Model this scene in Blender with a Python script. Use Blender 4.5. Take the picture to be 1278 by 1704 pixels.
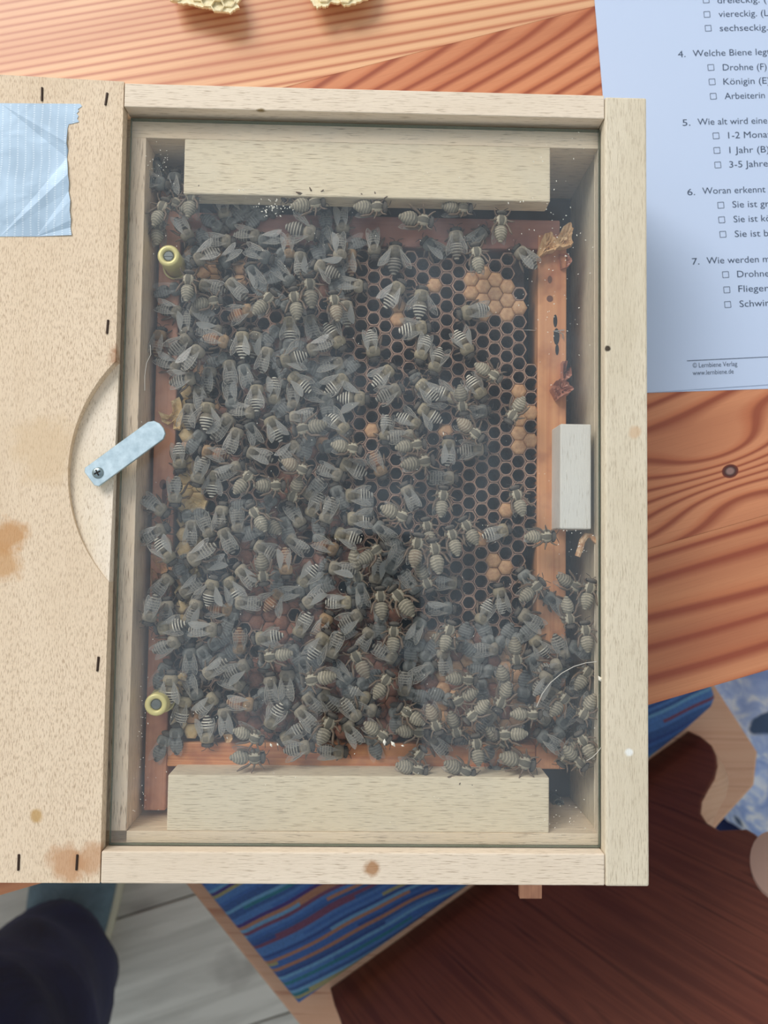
import bpy, bmesh, math, random
from mathutils import Vector, Matrix, noise
random.seed(7)
for o in list(bpy.data.objects): bpy.data.objects.remove(o)
scn = bpy.context.scene
col = scn.collection
# ---------------------------------------------------------------- camera (metres; z up; hive rim top at RIM)
RIM = 0.8104
F, CX, CY, CH = 1290.0, 639.0, 852.0, 0.283
cam_d = bpy.data.cameras.new('camera'); cam = bpy.data.objects.new('camera', cam_d); col.objects.link(cam)
cam.location = (0, 0, RIM + CH)
cam.rotation_euler = (0.04851558, -0.02130032, 0.01327366)
cam_d.sensor_fit = 'VERTICAL'; cam_d.sensor_height = 36.0; cam_d.lens = 36.0 * F / 1704.0
cam_d.clip_start = 0.005; cam_d.clip_end = 50
cam_d.dof.use_dof = True; cam_d.dof.focus_distance = 0.294; cam_d.dof.aperture_fstop = 13
scn.camera = cam
# ---------------------------------------------------------------- light
world = bpy.data.worlds.new('room_light'); scn.world = world; world.use_nodes = True
wn = world.node_tree.nodes; wn['Background'].inputs[0].default_value = (0.80, 0.90, 1.0, 1); wn['Background'].inputs[1].default_value = 0.56
def area(name, loc, target, sx, sy, power, color):
    d = bpy.data.lights.new(name, 'AREA'); d.shape = 'RECTANGLE'; d.size = sx; d.size_y = sy; d.energy = power; d.color = color
    o = bpy.data.objects.new(name, d); col.objects.link(o); o.location = loc
    o.rotation_euler = (Vector(target) - Vector(loc)).to_track_quat('-Z', 'Y').to_euler()
    return o
area('window_light', (-1.35, 1.75, 2.5), (0, 0, 0.8), 1.5, 1.3, 54, (1.0, 0.985, 0.975))
scn.view_settings.view_transform = 'Standard'; scn.view_settings.look = 'None'
scn.view_settings.exposure = 0.25; scn.view_settings.gamma = 1.0; scn.view_settings.use_curve_mapping = False

MROT = cam.rotation_euler.to_matrix()
ORG = Vector((0, 0, RIM + CH))
def ray(px, py): return MROT @ Vector(((px - CX) / F, -(py - CY) / F, -1.0))
def at(px, py, z):            # z in mm relative to the hive rim -> world point on that height
    d = ray(px, py); t = ((RIM + z / 1000.0) - ORG.z) / d.z
    return ORG + d * t
def at_plane(px, py, p, n):
    d = ray(px, py); return ORG + d * ((p - ORG).dot(n) / d.dot(n))
MM = 0.001
# ---------------------------------------------------------------- object helpers
def setp(o, label=None, cat=None, group=None, kind=None):
    if label: o['label'] = label
    if cat: o['category'] = cat
    if group: o['group'] = group
    if kind: o['kind'] = kind
    return o
def empty(name, loc, **kw):
    o = bpy.data.objects.new(name, None); col.objects.link(o); o.location = loc; o.empty_display_size = .01
    return setp(o, **kw)
def link(name, me, mats=None, parent=None, loc=None, **kw):
    if mats:
        for m in (mats if isinstance(mats, (list, tuple)) else [mats]): me.materials.append(m)
    o = bpy.data.objects.new(name, me); col.objects.link(o)
    if loc is not None: o.location = loc
    if parent:
        o.parent = parent
        if loc is None: o.location = tuple(-c for c in parent_loc(parent))
    return setp(o, **kw)
def parent_loc(p):            # world location of a parent that is never rotated
    v = Vector(p.location)
    while p.parent: p = p.parent; v += Vector(p.location)
    return v
def mesh_bm(name, bm, smooth=False):
    me = bpy.data.meshes.new(name); bm.normal_update(); bm.to_mesh(me); bm.free()
    if smooth:
        for p in me.polygons: p.use_smooth = True
    return me
def box_bm(x0, x1, y0, y1, z0, z1, bev=0.0, bm=None, rag=0.0):
    bm = bm or bmesh.new()
    r = bmesh.ops.create_cube(bm, size=1.0)
    vs = r['verts']
    for v in vs:
        v.co = Vector((x0 + (v.co.x + .5) * (x1 - x0), y0 + (v.co.y + .5) * (y1 - y0), z0 + (v.co.z + .5) * (z1 - z0)))
    if bev > 0:
        es = list({e for v in vs for e in v.link_edges})
        bmesh.ops.bevel(bm, geom=es, offset=bev, segments=2, affect='EDGES', profile=.5)
    return bm
def hbox(name, x0, x1, y0, y1, z0, z1, m, parent=None, bev=.4, **kw):    # mm, z rel rim
    bm = box_bm(x0 * MM, x1 * MM, y0 * MM, y1 * MM, RIM + z0 * MM, RIM + z1 * MM, bev * MM)
    return link(name, mesh_bm(name, bm), m, parent, **kw)
def prism_bm(top, bot, bev=0.0, bm=None):     # top, bot : lists of Vectors (same count)
    bm = bm or bmesh.new()
    tv = [bm.verts.new(p) for p in top]; bv = [bm.verts.new(p) for p in bot]
    n = len(tv); bm.faces.new(tv); bm.faces.new(bv[::-1])
    for i in range(n): bm.faces.new((tv[i], bv[i], bv[(i + 1) % n], tv[(i + 1) % n]))
    bmesh.ops.recalc_face_normals(bm, faces=bm.faces[:])
    if bev > 0:
        es = [e for e in bm.edges if (e.verts[0] in tv and e.verts[1] in tv)]
        bmesh.ops.bevel(bm, geom=es, offset=bev, segments=3, affect='EDGES', profile=.5)
    return bm
def tube_bm(pts, rads, seg=6, bm=None, cap=True):
    bm = bm or bmesh.new(); rings = []
    for i, p in enumerate(pts):
        p = Vector(p); a = Vector(pts[max(i - 1, 0)]); b = Vector(pts[min(i + 1, len(pts) - 1)])
        d = (b - a).normalized(); u = d.cross(Vector((0, 0, 1)))
        if u.length < 1e-3: u = d.cross(Vector((0, 1, 0)))
        u.normalize(); w = d.cross(u); r = rads[i] if isinstance(rads, (list, tuple)) else rads
        rings.append([bm.verts.new(p + (u * math.cos(t) + w * math.sin(t)) * r) for t in [2 * math.pi * k / seg for k in range(seg)]])
    for a, b in zip(rings, rings[1:]):
        for k in range(seg): bm.faces.new((a[k], a[(k + 1) % seg], b[(k + 1) % seg], b[k]))
    if cap: bm.faces.new(rings[0][::-1]); bm.faces.new(rings[-1])
    return bm
def cyl_bm(cx, cy, z0, z1, r, seg=24, ri=0.0, bm=None, bev=0.0):
    bm = bm or bmesh.new()
    prof = [(r, z0), (r, z1 - bev), (r - bev, z1)] if bev else [(r, z0), (r, z1)]
    if ri > 0: prof += [(ri + bev, z1), (ri, z1 - bev), (ri, z0)] if bev else [(ri, z1), (ri, z0)]
    rings = [[bm.verts.new((cx + q * math.cos(t), cy + q * math.sin(t), z)) for t in [2 * math.pi * k / seg for k in range(seg)]] for q, z in prof]
    if ri > 0: rings.append(rings[0])
    for a, b in zip(rings, rings[1:]):
        for k in range(seg): bm.faces.new((a[k], a[(k + 1) % seg], b[(k + 1) % seg], b[k]))
    if ri <= 0: bm.faces.new(rings[-1]); bm.faces.new(rings[0][::-1])
    bmesh.ops.recalc_face_normals(bm, faces=bm.faces[:])
    return bm
# ---------------------------------------------------------------- materials
class NT:
    def __init__(s, name):
        s.m = bpy.data.materials.new(name); s.m.use_nodes = True; s.t = s.m.node_tree; s.n = s.t.nodes
        s.b = s.n['Principled BSDF']; s.out = s.n['Material Output']
    def add(s, ty, **kw):
        n = s.n.new(ty)
        for k, v in kw.items(): setattr(n, k, v)
        return n
    def L(s, a, b): s.t.links.new(a, b)
    def math(s, op, a, b=None, clamp=False):
        n = s.add('ShaderNodeMath', operation=op, use_clamp=clamp)
        for i, v in enumerate((a, b)):
            if v is None: continue
            if isinstance(v, (int, float)): n.inputs[i].default_value = v
            else: s.L(v, n.inputs[i])
        return n.outputs[0]
    def ramp(s, fac, stops, interp='LINEAR'):
        n = s.add('ShaderNodeValToRGB'); cr = n.color_ramp; cr.interpolation = interp
        cr.elements[0].position, cr.elements[0].color = stops[0][0], (*stops[0][1], 1)
        cr.elements[1].position, cr.elements[1].color = stops[-1][0], (*stops[-1][1], 1)
        for p, c in stops[1:-1]: e = cr.elements.new(p); e.color = (*c, 1)
        s.L(fac, n.inputs[0]); return n.outputs[0]
    def mix(s, f, a, b, mode='MIX'):
        n = s.add('ShaderNodeMix', data_type='RGBA', blend_type=mode)
        for i, v in ((0, f), (6, a), (7, b)):
            if isinstance(v, (int, float)): n.inputs[i].default_value = v
            elif isinstance(v, tuple): n.inputs[i].default_value = (*v, 1) if len(v) == 3 else v
            else: s.L(v, n.inputs[i])
        return n.outputs[2]
    def coord(s, scale=(1, 1, 1), rot=(0, 0, 0), loc=(0, 0, 0), which='Object'):
        tc = s.add('ShaderNodeTexCoord'); mp = s.add('ShaderNodeMapping')
        mp.inputs['Location'].default_value = loc; mp.inputs['Rotation'].default_value = rot; mp.inputs['Scale'].default_value = scale
        s.L(tc.outputs[which], mp.inputs[0]); return mp.outputs[0]
    def noise(s, vec, scale=1.0, detail=3.0, rough=.5, dist=0.0):
        n = s.add('ShaderNodeTexNoise'); n.inputs['Scale'].default_value = scale; n.inputs['Detail'].default_value = detail
        n.inputs['Roughness'].default_value = rough; n.inputs['Distortion'].default_value = dist
        s.L(vec, n.inputs['Vector']); return n.outputs[0]
    def bump(s, h, strength=.3, dist=.0005):
        n = s.add('ShaderNodeBump'); n.inputs['Strength'].default_value = strength; n.inputs['Distance'].default_value = dist
        s.L(h, n.inputs['Height']); s.L(n.outputs[0], s.b.inputs['Normal'])
    def base(s, c):
        if isinstance(c, tuple): s.b.inputs['Base Color'].default_value = (*c, 1)
        else: s.L(c, s.b.inputs['Base Color'])
    def set(s, **kw):
        for k, v in kw.items(): s.b.inputs[k.replace('_', ' ')].default_value = v
def srgb(r, g, b):
    f = lambda c: (c / 255 / 12.92) if c / 255 <= .04045 else ((c / 255 + .055) / 1.055) ** 2.4
    return (f(r), f(g), f(b))
def plain(name, c, rough=.6, metal=0.0, spec=.5, **kw):
    n = NT(name); n.base(c); n.set(Roughness=rough, Metallic=metal); n.b.inputs['Specular IOR Level'].default_value = spec
    return n.m
def pale_wood(name, c0, c1, fleck, axis, rough=.75, fl=.55, stain=None, warm=None, off=0, ply=0):
    """dry pale timber: long thin dark pores along the grain, slow tone changes, optional stains"""
    n = NT(name)
    fa, fb = ((150, 2500), (520, 3000), (260, 3800))[ply]
    sc = (fa, fb, fb) if axis == 'x' else (fb, fa, fb)
    sl = (6, 60, 60) if axis == 'x' else (60, 6, 60)
    v = n.coord(sc, loc=(off, off, 0)); p = n.noise(v, 1, 2, .6)
    v2 = n.coord(sl, loc=(off, off * 2, 0)); g = n.noise(v2, 1, 4, .6, .4)
    v3 = n.coord((14, 14, 14), loc=(off * 3, 0, 0)); bl = n.noise(v3, 1, 3, .5)
    c = n.ramp(g, [(.3, c0), (.7, c1)])
    c = n.mix(n.ramp(bl, [(.4, (0, 0, 0)), (.75, (1, 1, 1))]), c, warm or c1)
    pm = n.ramp(p, [(fl, (0, 0, 0)), (fl + .16, (1, 1, 1))])
    bm_ = n.ramp(bl, [(.2, (.35,) * 3), (.6, (1,) * 3)])
    pm2 = n.mix(1.0, pm, bm_, 'MULTIPLY')
    c = n.mix(n.math('MULTIPLY', n.ramp(pm2, [(0, (0, 0, 0)), (1, (1, 1, 1))]), (.75, .6, .5)[ply]), c, fleck)
    if stain:                       # list of (world x, world y, radius_m, colour, strength)
        tc = n.add('ShaderNodeNewGeometry')
        wv = n.noise(n.coord((160, 160, 160)), 1, 4, .6)
        for (sx, sy, r, cc, st) in stain:
            vm = n.add('ShaderNodeVectorMath', operation='DISTANCE'); n.L(tc.outputs['Position'], vm.inputs[0]); vm.inputs[1].default_value = (sx, sy, RIM)
            d = n.math('ADD', n.math('DIVIDE', vm.outputs['Value'], r), n.math('MULTIPLY', n.math('SUBTRACT', wv, .5), 1.3))
            f = n.ramp(d, [(.55, (st,) * 3), (1.15, (0, 0, 0))])
            c = n.mix(f, c, cc)
    n.base(c); n.set(Roughness=rough); n.b.inputs['Specular IOR Level'].default_value = .3
    n.bump(n.math('SUBTRACT', n.math('MULTIPLY', g, .5), n.math('MULTIPLY', p, 1.0)), .55, .0003)
    return n.m
PW0, PW1, PFL = srgb(224, 205, 181), srgb(236, 219, 197), srgb(140, 116, 88)
def P(px, py, z=0): q = at(px, py, z); return (q.x, q.y)
m_board = pale_wood('birch_plywood', srgb(222, 198, 168), srgb(234, 212, 184), srgb(158, 126, 96), 'y', fl=.50, ply=1,
    stain=[(*P(4, 935), .0085, srgb(200, 154, 106), .8), (*P(14, 893), .0085, srgb(196, 146, 96), .85), (*P(205, 598), .006, srgb(150, 90, 45), .8), (*P(110, 1435), .008, srgb(196, 148, 108), .8), (*P(60, 1357), .003, srgb(190, 150, 90), .8),
           (*P(75, 750), .014, srgb(212, 182, 142), .45), (*P(150, 1430), .007, srgb(196, 148, 108), .7)])
m_recess = pale_wood('recess_wood', srgb(226, 205, 172), srgb(240, 225, 205), srgb(150, 120, 84), 'y', fl=.54, off=3.1, ply=1)
m_railx = pale_wood('lime_wood_rail', PW0, PW1, PFL, 'x', fl=.56, off=1.7,
    stain=[(*P(619, 1445), .0035, srgb(165, 112, 62), .8), (*P(436, 205, -7), .002, srgb(120, 95, 40), .9)])
m_raily = pale_wood('lime_wood_stile', srgb(214, 200, 174), srgb(229, 216, 192), PFL, 'y', fl=.53, off=5.2, ply=2,
    stain=[(*P(1047, 1252), .0018, srgb(245, 245, 240), .9), (*P(1011, 580), .0013, srgb(50, 38, 28), .95), (*P(1055, 720), .003, srgb(205, 160, 115), .5)])
m_ledge = pale_wood('stained_ledge_wood', srgb(228, 200, 168), srgb(240, 218, 190), srgb(130, 96, 62), 'y', fl=.54, off=9.2,
    stain=[(*P(221, 598, -7), .0055, srgb(165, 96, 48), .95), (*P(212, 1220, -7), .004, srgb(165, 110, 66), .6), (*P(205, 1290, -7), .004, srgb(165, 110, 66), .6), (*P(215, 1330, -7), .003, srgb(165, 110, 66), .6)])
m_ledgex = pale_wood('ledge_wood', srgb(224, 200, 168), srgb(240, 220, 190), PFL, 'x', fl=.57, off=12.2)
m_block = pale_wood('spacer_wood', srgb(226, 208, 176), srgb(238, 222, 192), srgb(146, 122, 92), 'x', fl=.54, off=21.,
    stain=[(*P(682, 250, -8), .003, srgb(170, 120, 70), .6), (*P(868, 252, -8), .003, srgb(170, 120, 70), .6), (*P(745, 297, -8), .002, srgb(150, 110, 60), .6), (*P(853, 1362, -8), .0052, srgb(190, 124, 70), .9)])
m_blocky = pale_wood('end_spacer_wood', srgb(222, 216, 204), srgb(232, 228, 218), srgb(146, 122, 92), 'y', fl=.6, off=31.)
m_inner = pale_wood('inner_wall_wood', srgb(212, 200, 172), srgb(226, 214, 188), srgb(110, 90, 66), 'y', fl=.55, off=41.)
m_floorpanel = plain('dark_stained_panel', srgb(62, 44, 38), .8)
m_staple = plain('rusty_staple', srgb(60, 44, 34), .6, .4)
m_dark = plain('dark_gap', srgb(30, 26, 22), .9)

def honey_wood(name, a, b, c, axis, off=0):
    n = NT(name)
    sc = (9, 420, 420) if axis == 'x' else (420, 9, 420)
    g = n.noise(n.coord(sc, loc=(off, off, off)), 1, 4, .55, .5)
    g2 = n.noise(n.coord((60, 60, 60), loc=(off, 0, 0)), 1, 3, .6)
    cc = n.ramp(g, [(.3, a), (.55, b), (.72, a)])
    cc = n.mix(n.ramp(g2, [(.48, (0, 0, 0)), (.8, (1, 1, 1))]), cc, c)
    n.base(cc); n.set(Roughness=.55); n.bump(g, .3, .0003); return n.m
m_frame = honey_wood('propolis_wood_y', srgb(206, 138, 92), srgb(222, 160, 110), srgb(150, 84, 58), 'y')
m_frame_d = honey_wood('propolis_wood_dark', srgb(196, 134, 102), srgb(212, 152, 118), srgb(150, 88, 68), 'y', 4)
m_framex = honey_wood('propolis_wood_x', srgb(200, 122, 72), srgb(226, 158, 100), srgb(140, 78, 52), 'x', 2)
m_frametop = honey_wood('propolis_wood_red', srgb(160, 108, 92), srgb(174, 120, 100), srgb(124, 80, 70), 'x', 6)

def table_wood(name, pale, mid, dark, freq, fan=0.0, knots=(), off=0.0, dist=.010, wander=3.0):
    """pine: growth-ring lines along local x, value across local y, fanning and bending round knots"""
    n = NT(name)
    tc = n.add('ShaderNodeTexCoord'); sp = n.add('ShaderNodeSeparateXYZ'); n.L(tc.outputs['Object'], sp.inputs[0])
    u, v = sp.outputs[0], sp.outputs[1]
    w = n.noise(n.coord((wander, 5, 1), loc=(off, off, off)), 1, 1.5, .4)
    s = n.math('ADD', v, n.math('MULTIPLY', n.math('SUBTRACT', w, .5), dist * 4))
    s = n.math('ADD', s, n.math('MULTIPLY', n.math('MULTIPLY', u, v), fan))
    kd = None
    for (ku, kv, kr) in knots:
        du = n.math('SUBTRACT', u, ku); dv = n.math('SUBTRACT', v, kv)
        e = n.math('ADD', n.math('POWER', n.math('DIVIDE', n.math('ABSOLUTE', du), kr * 9), 2), n.math('POWER', n.math('DIVIDE', n.math('ABSOLUTE', dv), kr * 4), 2))
        g = n.math('POWER', 2.718, n.math('MULTIPLY', e, -1))
        sg = n.math('MULTIPLY', n.math('ADD', n.math('DIVIDE', dv, kr * 2), 0.25), g)
        s = n.math('ADD', s, n.math('MULTIPLY', sg, kr * 3.2))
        k = n.math('SQRT', n.math('ADD', n.math('POWER', n.math('ABSOLUTE', du), 2), n.math('POWER', n.math('MULTIPLY', n.math('ABSOLUTE', dv), 1.25), 2)))
        kd = n.math('DIVIDE', k, kr)
    fr = n.noise(n.coord((1.2, 16, 1), loc=(0, off * 2, 0)), 1, 1.5, .4)
    ph = n.math('FRACT', n.math('ADD', n.math('MULTIPLY', s, freq), n.math('MULTIPLY', fr, 5.5)))
    fine = n.noise(n.coord((30, 1500, 1)), 1, 2, .6)
    c = n.ramp(ph, [(0, mid), (.22, pale), (.55, pale), (.80, dark), (.90, dark), (1.0, mid)])
    tone = n.noise(n.coord((4, 30, 1), loc=(off, 0, 0)), 1, 2, .5)
    c = n.mix(n.ramp(tone, [(.42, (0, 0, 0)), (.68, (.55,) * 3)]), c, dark)
    c = n.mix(n.math('MULTIPLY', n.ramp(fine, [(.5, (0, 0, 0)), (.8, (1, 1, 1))]), .22), c, dark)
    if kd is not None:
        c = n.mix(n.ramp(kd, [(.9, (1, 1, 1)), (2.4, (0, 0, 0))]), c, srgb(120, 48, 30))
        c = n.mix(n.ramp(kd, [(.55, (1, 1, 1)), (1.0, (0, 0, 0))]), c, srgb(70, 45, 40))
        c = n.mix(n.ramp(kd, [(.35, (1, 1, 1)), (.6, (0, 0, 0))]), c, srgb(150, 118, 110))
    n.base(c); n.set(Roughness=.38); n.b.inputs['Specular IOR Level'].default_value = .45
    n.bump(ph, .08, .0002); return n.m

def col_attr_mat(name, rough=.75, var=.35):
    n = NT(name); a = n.add('ShaderNodeAttribute', attribute_name='tint'); oi = n.add('ShaderNodeObjectInfo')
    nz = n.noise(n.coord((900, 900, 900)), 1, 2, .6)
    k = n.math('ADD', n.math('MULTIPLY', oi.outputs['Random'], var), 1 - var * .5)
    k = n.math('MULTIPLY', k, n.math('ADD', n.math('MULTIPLY', nz, .8), .78))
    c = n.mix(1.0, a.outputs['Color'], n.ramp(k, [(0, (0, 0, 0)), (1, (1, 1, 1))]), 'MULTIPLY')
    vm = n.add('ShaderNodeVectorMath', operation='SCALE'); n.L(a.outputs['Color'], vm.inputs[0]); n.L(k, vm.inputs['Scale'])
    n.L(vm.outputs[0], n.b.inputs['Base Color']); n.set(Roughness=rough); return n.m
# ================================================================ FLOOR
FZ = -810.4   # mm rel rim  (world z = 0)
def lam(name, off):
    n = NT(name); g = n.noise(n.coord((3, 40, 1), loc=(off, off, 0)), 1, 5, .6, .6)
    b = n.noise(n.coord((7, 9, 1), loc=(off, 0, 0)), 1, 3, .5)
    c = n.ramp(g, [(.3, srgb(168, 166, 158)), (.6, srgb(204, 202, 194))]); c = n.mix(n.ramp(b, [(.62, (0, 0, 0)), (.75, (.6,) * 3)]), c, srgb(112, 104, 98))
    n.base(c); n.set(Roughness=.5); return n.m
floor = link('floor', mesh_bm('floor', box_bm(-2.2, 2.2, -2.2, 2.2, -.05, -.012)), plain('subfloor', srgb(70, 66, 60), .9), kind='structure')
m_wallp = plain('white_wall_paint', srgb(232, 230, 224), .9)
for nm_, (x0, x1, y0, y1) in (('wall_left', (-2.3, -2.2, -2.3, 2.3)), ('wall_right', (2.2, 2.3, -2.3, 2.3)), ('wall_back', (-2.2, 2.2, 2.2, 2.3)), ('wall_front', (-2.2, 2.2, -2.3, -2.2))):
    link(nm_, mesh_bm(nm_, box_bm(x0, x1, y0, y1, 0, 2.6)), m_wallp, kind='structure')
lams = [lam('grey_laminate_%d' % i, i * 7.3) for i in range(3)]
ta = math.radians(16.55)     # table edge direction (from camera solve)
pA, pB = at(1278, 1115, -60.4), at(0, 1490, -60.4)
ta = math.atan2(pA.y - pB.y, pA.x - pB.x)
pw, pl = .19, 1.28
for r in range(-10, 11):
    for c in range(-2, 2):
        x0 = c * pl + (r % 3) * .43; bm = box_bm(x0, x0 + pl - .002, r * pw, r * pw + pw - .0025, -.012, 0, .001)
        o = link('plank', mesh_bm('plank', bm), lams[(r * 2 + c) % 3], floor, loc=(0.07, 0.02, 0)); o.rotation_euler = (0, 0, ta + .02)
# ================================================================ TABLE
TZ = -60.4
table = empty('table', (pB.x, pB.y, 0), label='varnished pine table under the beehive box, reddish grain lines and a dark knot', cat='table')
ux, uy = math.cos(ta), math.sin(ta)
def tloc(p): d = Vector((p.x - pB.x, p.y - pB.y)); return (d.x * ux + d.y * uy, -d.x * uy + d.y * ux)
line1 = tloc(at(800, 60, TZ))[1]
kn = tloc(at(1215, 784, TZ))
mid = line1 * .5
tw1 = table_wood('pine_front', srgb(214, 146, 100), srgb(197, 120, 78), srgb(158, 78, 48), 70, fan=2.2, off=2.0, dist=.008)
tw2 = table_wood('pine_knotty', srgb(212, 142, 98), srgb(196, 118, 76), srgb(158, 76, 48), 120, fan=1.2, knots=[(kn[0], kn[1] - mid, .0042)], off=5.0)
tw3 = table_wood('pine_pale', srgb(232, 182, 138), srgb(218, 158, 116), srgb(190, 120, 86), 250, fan=.25, off=9.0, dist=.006, wander=.9)
tw1 = tw2 if kn[1] < mid else tw1
bounds = [(0.0, line1 * 1.0, None), (line1, line1 + .19, tw3), (line1 + .19, line1 + .38, tw3), (line1 + .38, line1 + .57, tw3)]
# the staves: seams run under the hive and the worksheet
L0, L1 = -.62, .86
twf = table_wood('pine_red', srgb(214, 142, 100), srgb(198, 118, 78), srgb(158, 82, 54), 170, fan=-.75, knots=[(kn[0], kn[1], .0040)], off=2.6, dist=.007)
vS = tloc(at(1080, 913, TZ))[1]
twl = table_wood('pine_front_stave', srgb(216, 146, 102), srgb(202, 124, 82), srgb(156, 78, 52), 95, fan=.2, off=3.9, dist=.006)
for (v0, v1, m) in [(0, vS, twl), (vS, line1, twf)] + bounds[1:]:
    bm = box_bm(L0, L1, v0 + .00004, v1 - .00004, -.026, 0, .00012)
    o = link('plank', mesh_bm('plank', bm, False), m, table, loc=(0, 0, RIM + TZ * MM)); o.rotation_euler = (0, 0, ta)
m_leg = table_wood('pine_leg', srgb(214, 146, 100), srgb(197, 120, 78), srgb(168, 88, 56), 90)
for (a, b) in ((L0 + .05, .06), (L1 - .13, .06), (L0 + .05, line1 + .48), (L1 - .13, line1 + .48)):
    o = link('leg', mesh_bm('leg', box_bm(a, a + .07, b, b + .07, .0, RIM + TZ * MM - .0265, .003)), m_leg, table, loc=(0, 0, 0)); o.rotation_euler = (0, 0, ta)
for (x0, x1, y0, y1) in ((L0 + .12, L1 - .13, .085, .105), (L0 + .12, L1 - .13, line1 + .505, line1 + .525)):
    o = link('apron', mesh_bm('apron', box_bm(x0, x1, y0, y1, RIM + TZ * MM - .12, RIM + TZ * MM - .0265, .002)), m_leg, table, loc=(0, 0, 0)); o.rotation_euler = (0, 0, ta)

# ================================================================ HIVE BOX
XL, XR, YB, YT = -93.26, 103.14, -119.54, 172.53
def X(px, py, z): return at(px, py, z).x * 1000
def Y(px, py, z): return at(px, py, z).y * 1000
y_top_in = Y(600, 187, 0); y_bot_in = Y(600, 1419, 0); x_r_in = X(1007, 800, 0)
wyT = Y(600, 238, -7.4); wyB = Y(600, 1385, -7.4); wxL, wxR = -86.6, 87.5
hive = empty('observation_hive', (0, 0, RIM - .060), label='pale wooden observation beehive box with glass window lying flat on pine table', cat='beehive')
hbox('top_rail', XL + .3, x_r_in - .2, y_top_in, YT, -12, 0, m_railx, hive, .3)
hbox('bottom_rail', XL + .3, x_r_in - .2, YB, y_bot_in, -12, 0, m_railx, hive, .5)
hbox('right_stile', x_r_in, XR, YB - .3, YT - .4, -12, 0, m_raily, hive, .8)
# box walls below the rails
hbox('box_side', wxR, XR, YB, YT, -60, -12.05, m_inner, hive, .2)
hbox('box_side', -99.5, wxL, wyB, wyT, -60, -7.4, m_ledge, hive, .2)
hbox('box_side', -99.5, wxR - .05, wyT, YT, -60, -12.05, m_ledgex, hive, .2)
hbox('box_side', -99.5, wxR - .05, YB, wyB, -60, -12.05, m_ledgex, hive, .2)
hbox('glazing_ledge', -99.5, x_r_in - .3, wyT, y_top_in - .4, -12, -7.4, m_ledgex, hive, .2)
hbox('glazing_ledge', -86.5, x_r_in - .3, y_bot_in + .3, wyB, -12, -7.4, m_ledgex, hive, .2)
hbox('glazing_ledge', wxR, x_r_in - .3, wyB + .05, wyT - .05, -12, -7.4, m_raily, hive, .2)
hbox('back_panel', wxL + .05, wxR - .05, wyB + .05, wyT - .05, -60, -50, m_floorpanel, hive, 0)
hbox('box_side', -215, -99.6, YB, YT + 1.5, -60, -5.4, m_raily, hive, .3)
# cover board with a round finger recess
arc = [at(192, 601, 0), at(113, 800, 0), at(187, 975, 0)]
def circ(a, b, c):
    ax, ay, bx, by, cx_, cy_ = a.x, a.y, b.x, b.y, c.x, c.y
    d = 2 * (ax * (by - cy_) + bx * (cy_ - ay) + cx_ * (ay - by))
    x = ((ax**2 + ay**2) * (by - cy_) + (bx**2 + by**2) * (cy_ - ay) + (cx_**2 + cy_**2) * (ay - by)) / d
    y = ((ax**2 + ay**2) * (cx_ - bx) + (bx**2 + by**2) * (ax - cx_) + (cx_**2 + cy_**2) * (bx - ax)) / d
    return x, y, math.hypot(ax - x, ay - y)
ccx, ccy, cr = circ(*arc)
xe = XL * MM
a0 = math.acos((xe - ccx) / cr)
angs = [a0 + (2 * math.pi - 2 * a0) * k / 48 for k in range(49)]
arcp = [(ccx + cr * math.cos(t), ccy + cr * math.sin(t)) for t in angs]
outl = [(-.215, YB * MM + .0002), (xe, YB * MM + .0002)] + [p for p in arcp[::-1]] + [(xe, YT * MM + .0006), (-.215, YT * MM + .0045)]
bm = prism_bm([Vector((x, y, RIM)) for x, y in outl], [Vector((x, y, RIM - .0053)) for x, y in outl])
link('cover_board', mesh_bm('cover_board', bm), m_board, hive)
# recess floor: sloping, deep at the upper end
ytop, ybot = arcp[0][1], arcp[-1][1]
def zre(x, y): return RIM - .0003 - .0038 * max(0, min(1, (y - ybot) / (ytop - ybot))) ** .8
rp = [(x, y) for x, y in arcp]
bm = prism_bm([Vector((x, y, zre(x, y))) for x, y in rp], [Vector((x, y, RIM - .0053)) for x, y in rp])
link('finger_recess', mesh_bm('finger_recess', bm), m_recess, hive)
# staples
for (px, py, a, ln) in ((70, 157, .02, 5), (177, 165, -.12, 4.6), (179, 544, -.05, 5), (163, 1105, -.06, 5), (31, 1435, 0, 5.4), (128, 1435, -.03, 5.2)):
    p = at(px, py, 0.1); bm = tube_bm([(0, -ln / 2 * MM, -.0012), (0, -ln / 2 * MM, 0), (0, ln / 2 * MM, 0), (0, ln / 2 * MM, -.0012)], .00045, 5)
    o = link('staple', mesh_bm('staple', bm), m_staple, hive, loc=Vector((p.x, p.y, RIM + .0001)) - Vector(hive.location)); o.rotation_euler = (0, 0, a)
# small foot under lower edge
fx0 = X(870, 1490, -50)
o = hbox('foot', X(864, 1490, -58), X(901, 1490, -58), Y(880, 1494, -58), YB + 4, -60, -57, m_frame_d, hive, .3)
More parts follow.
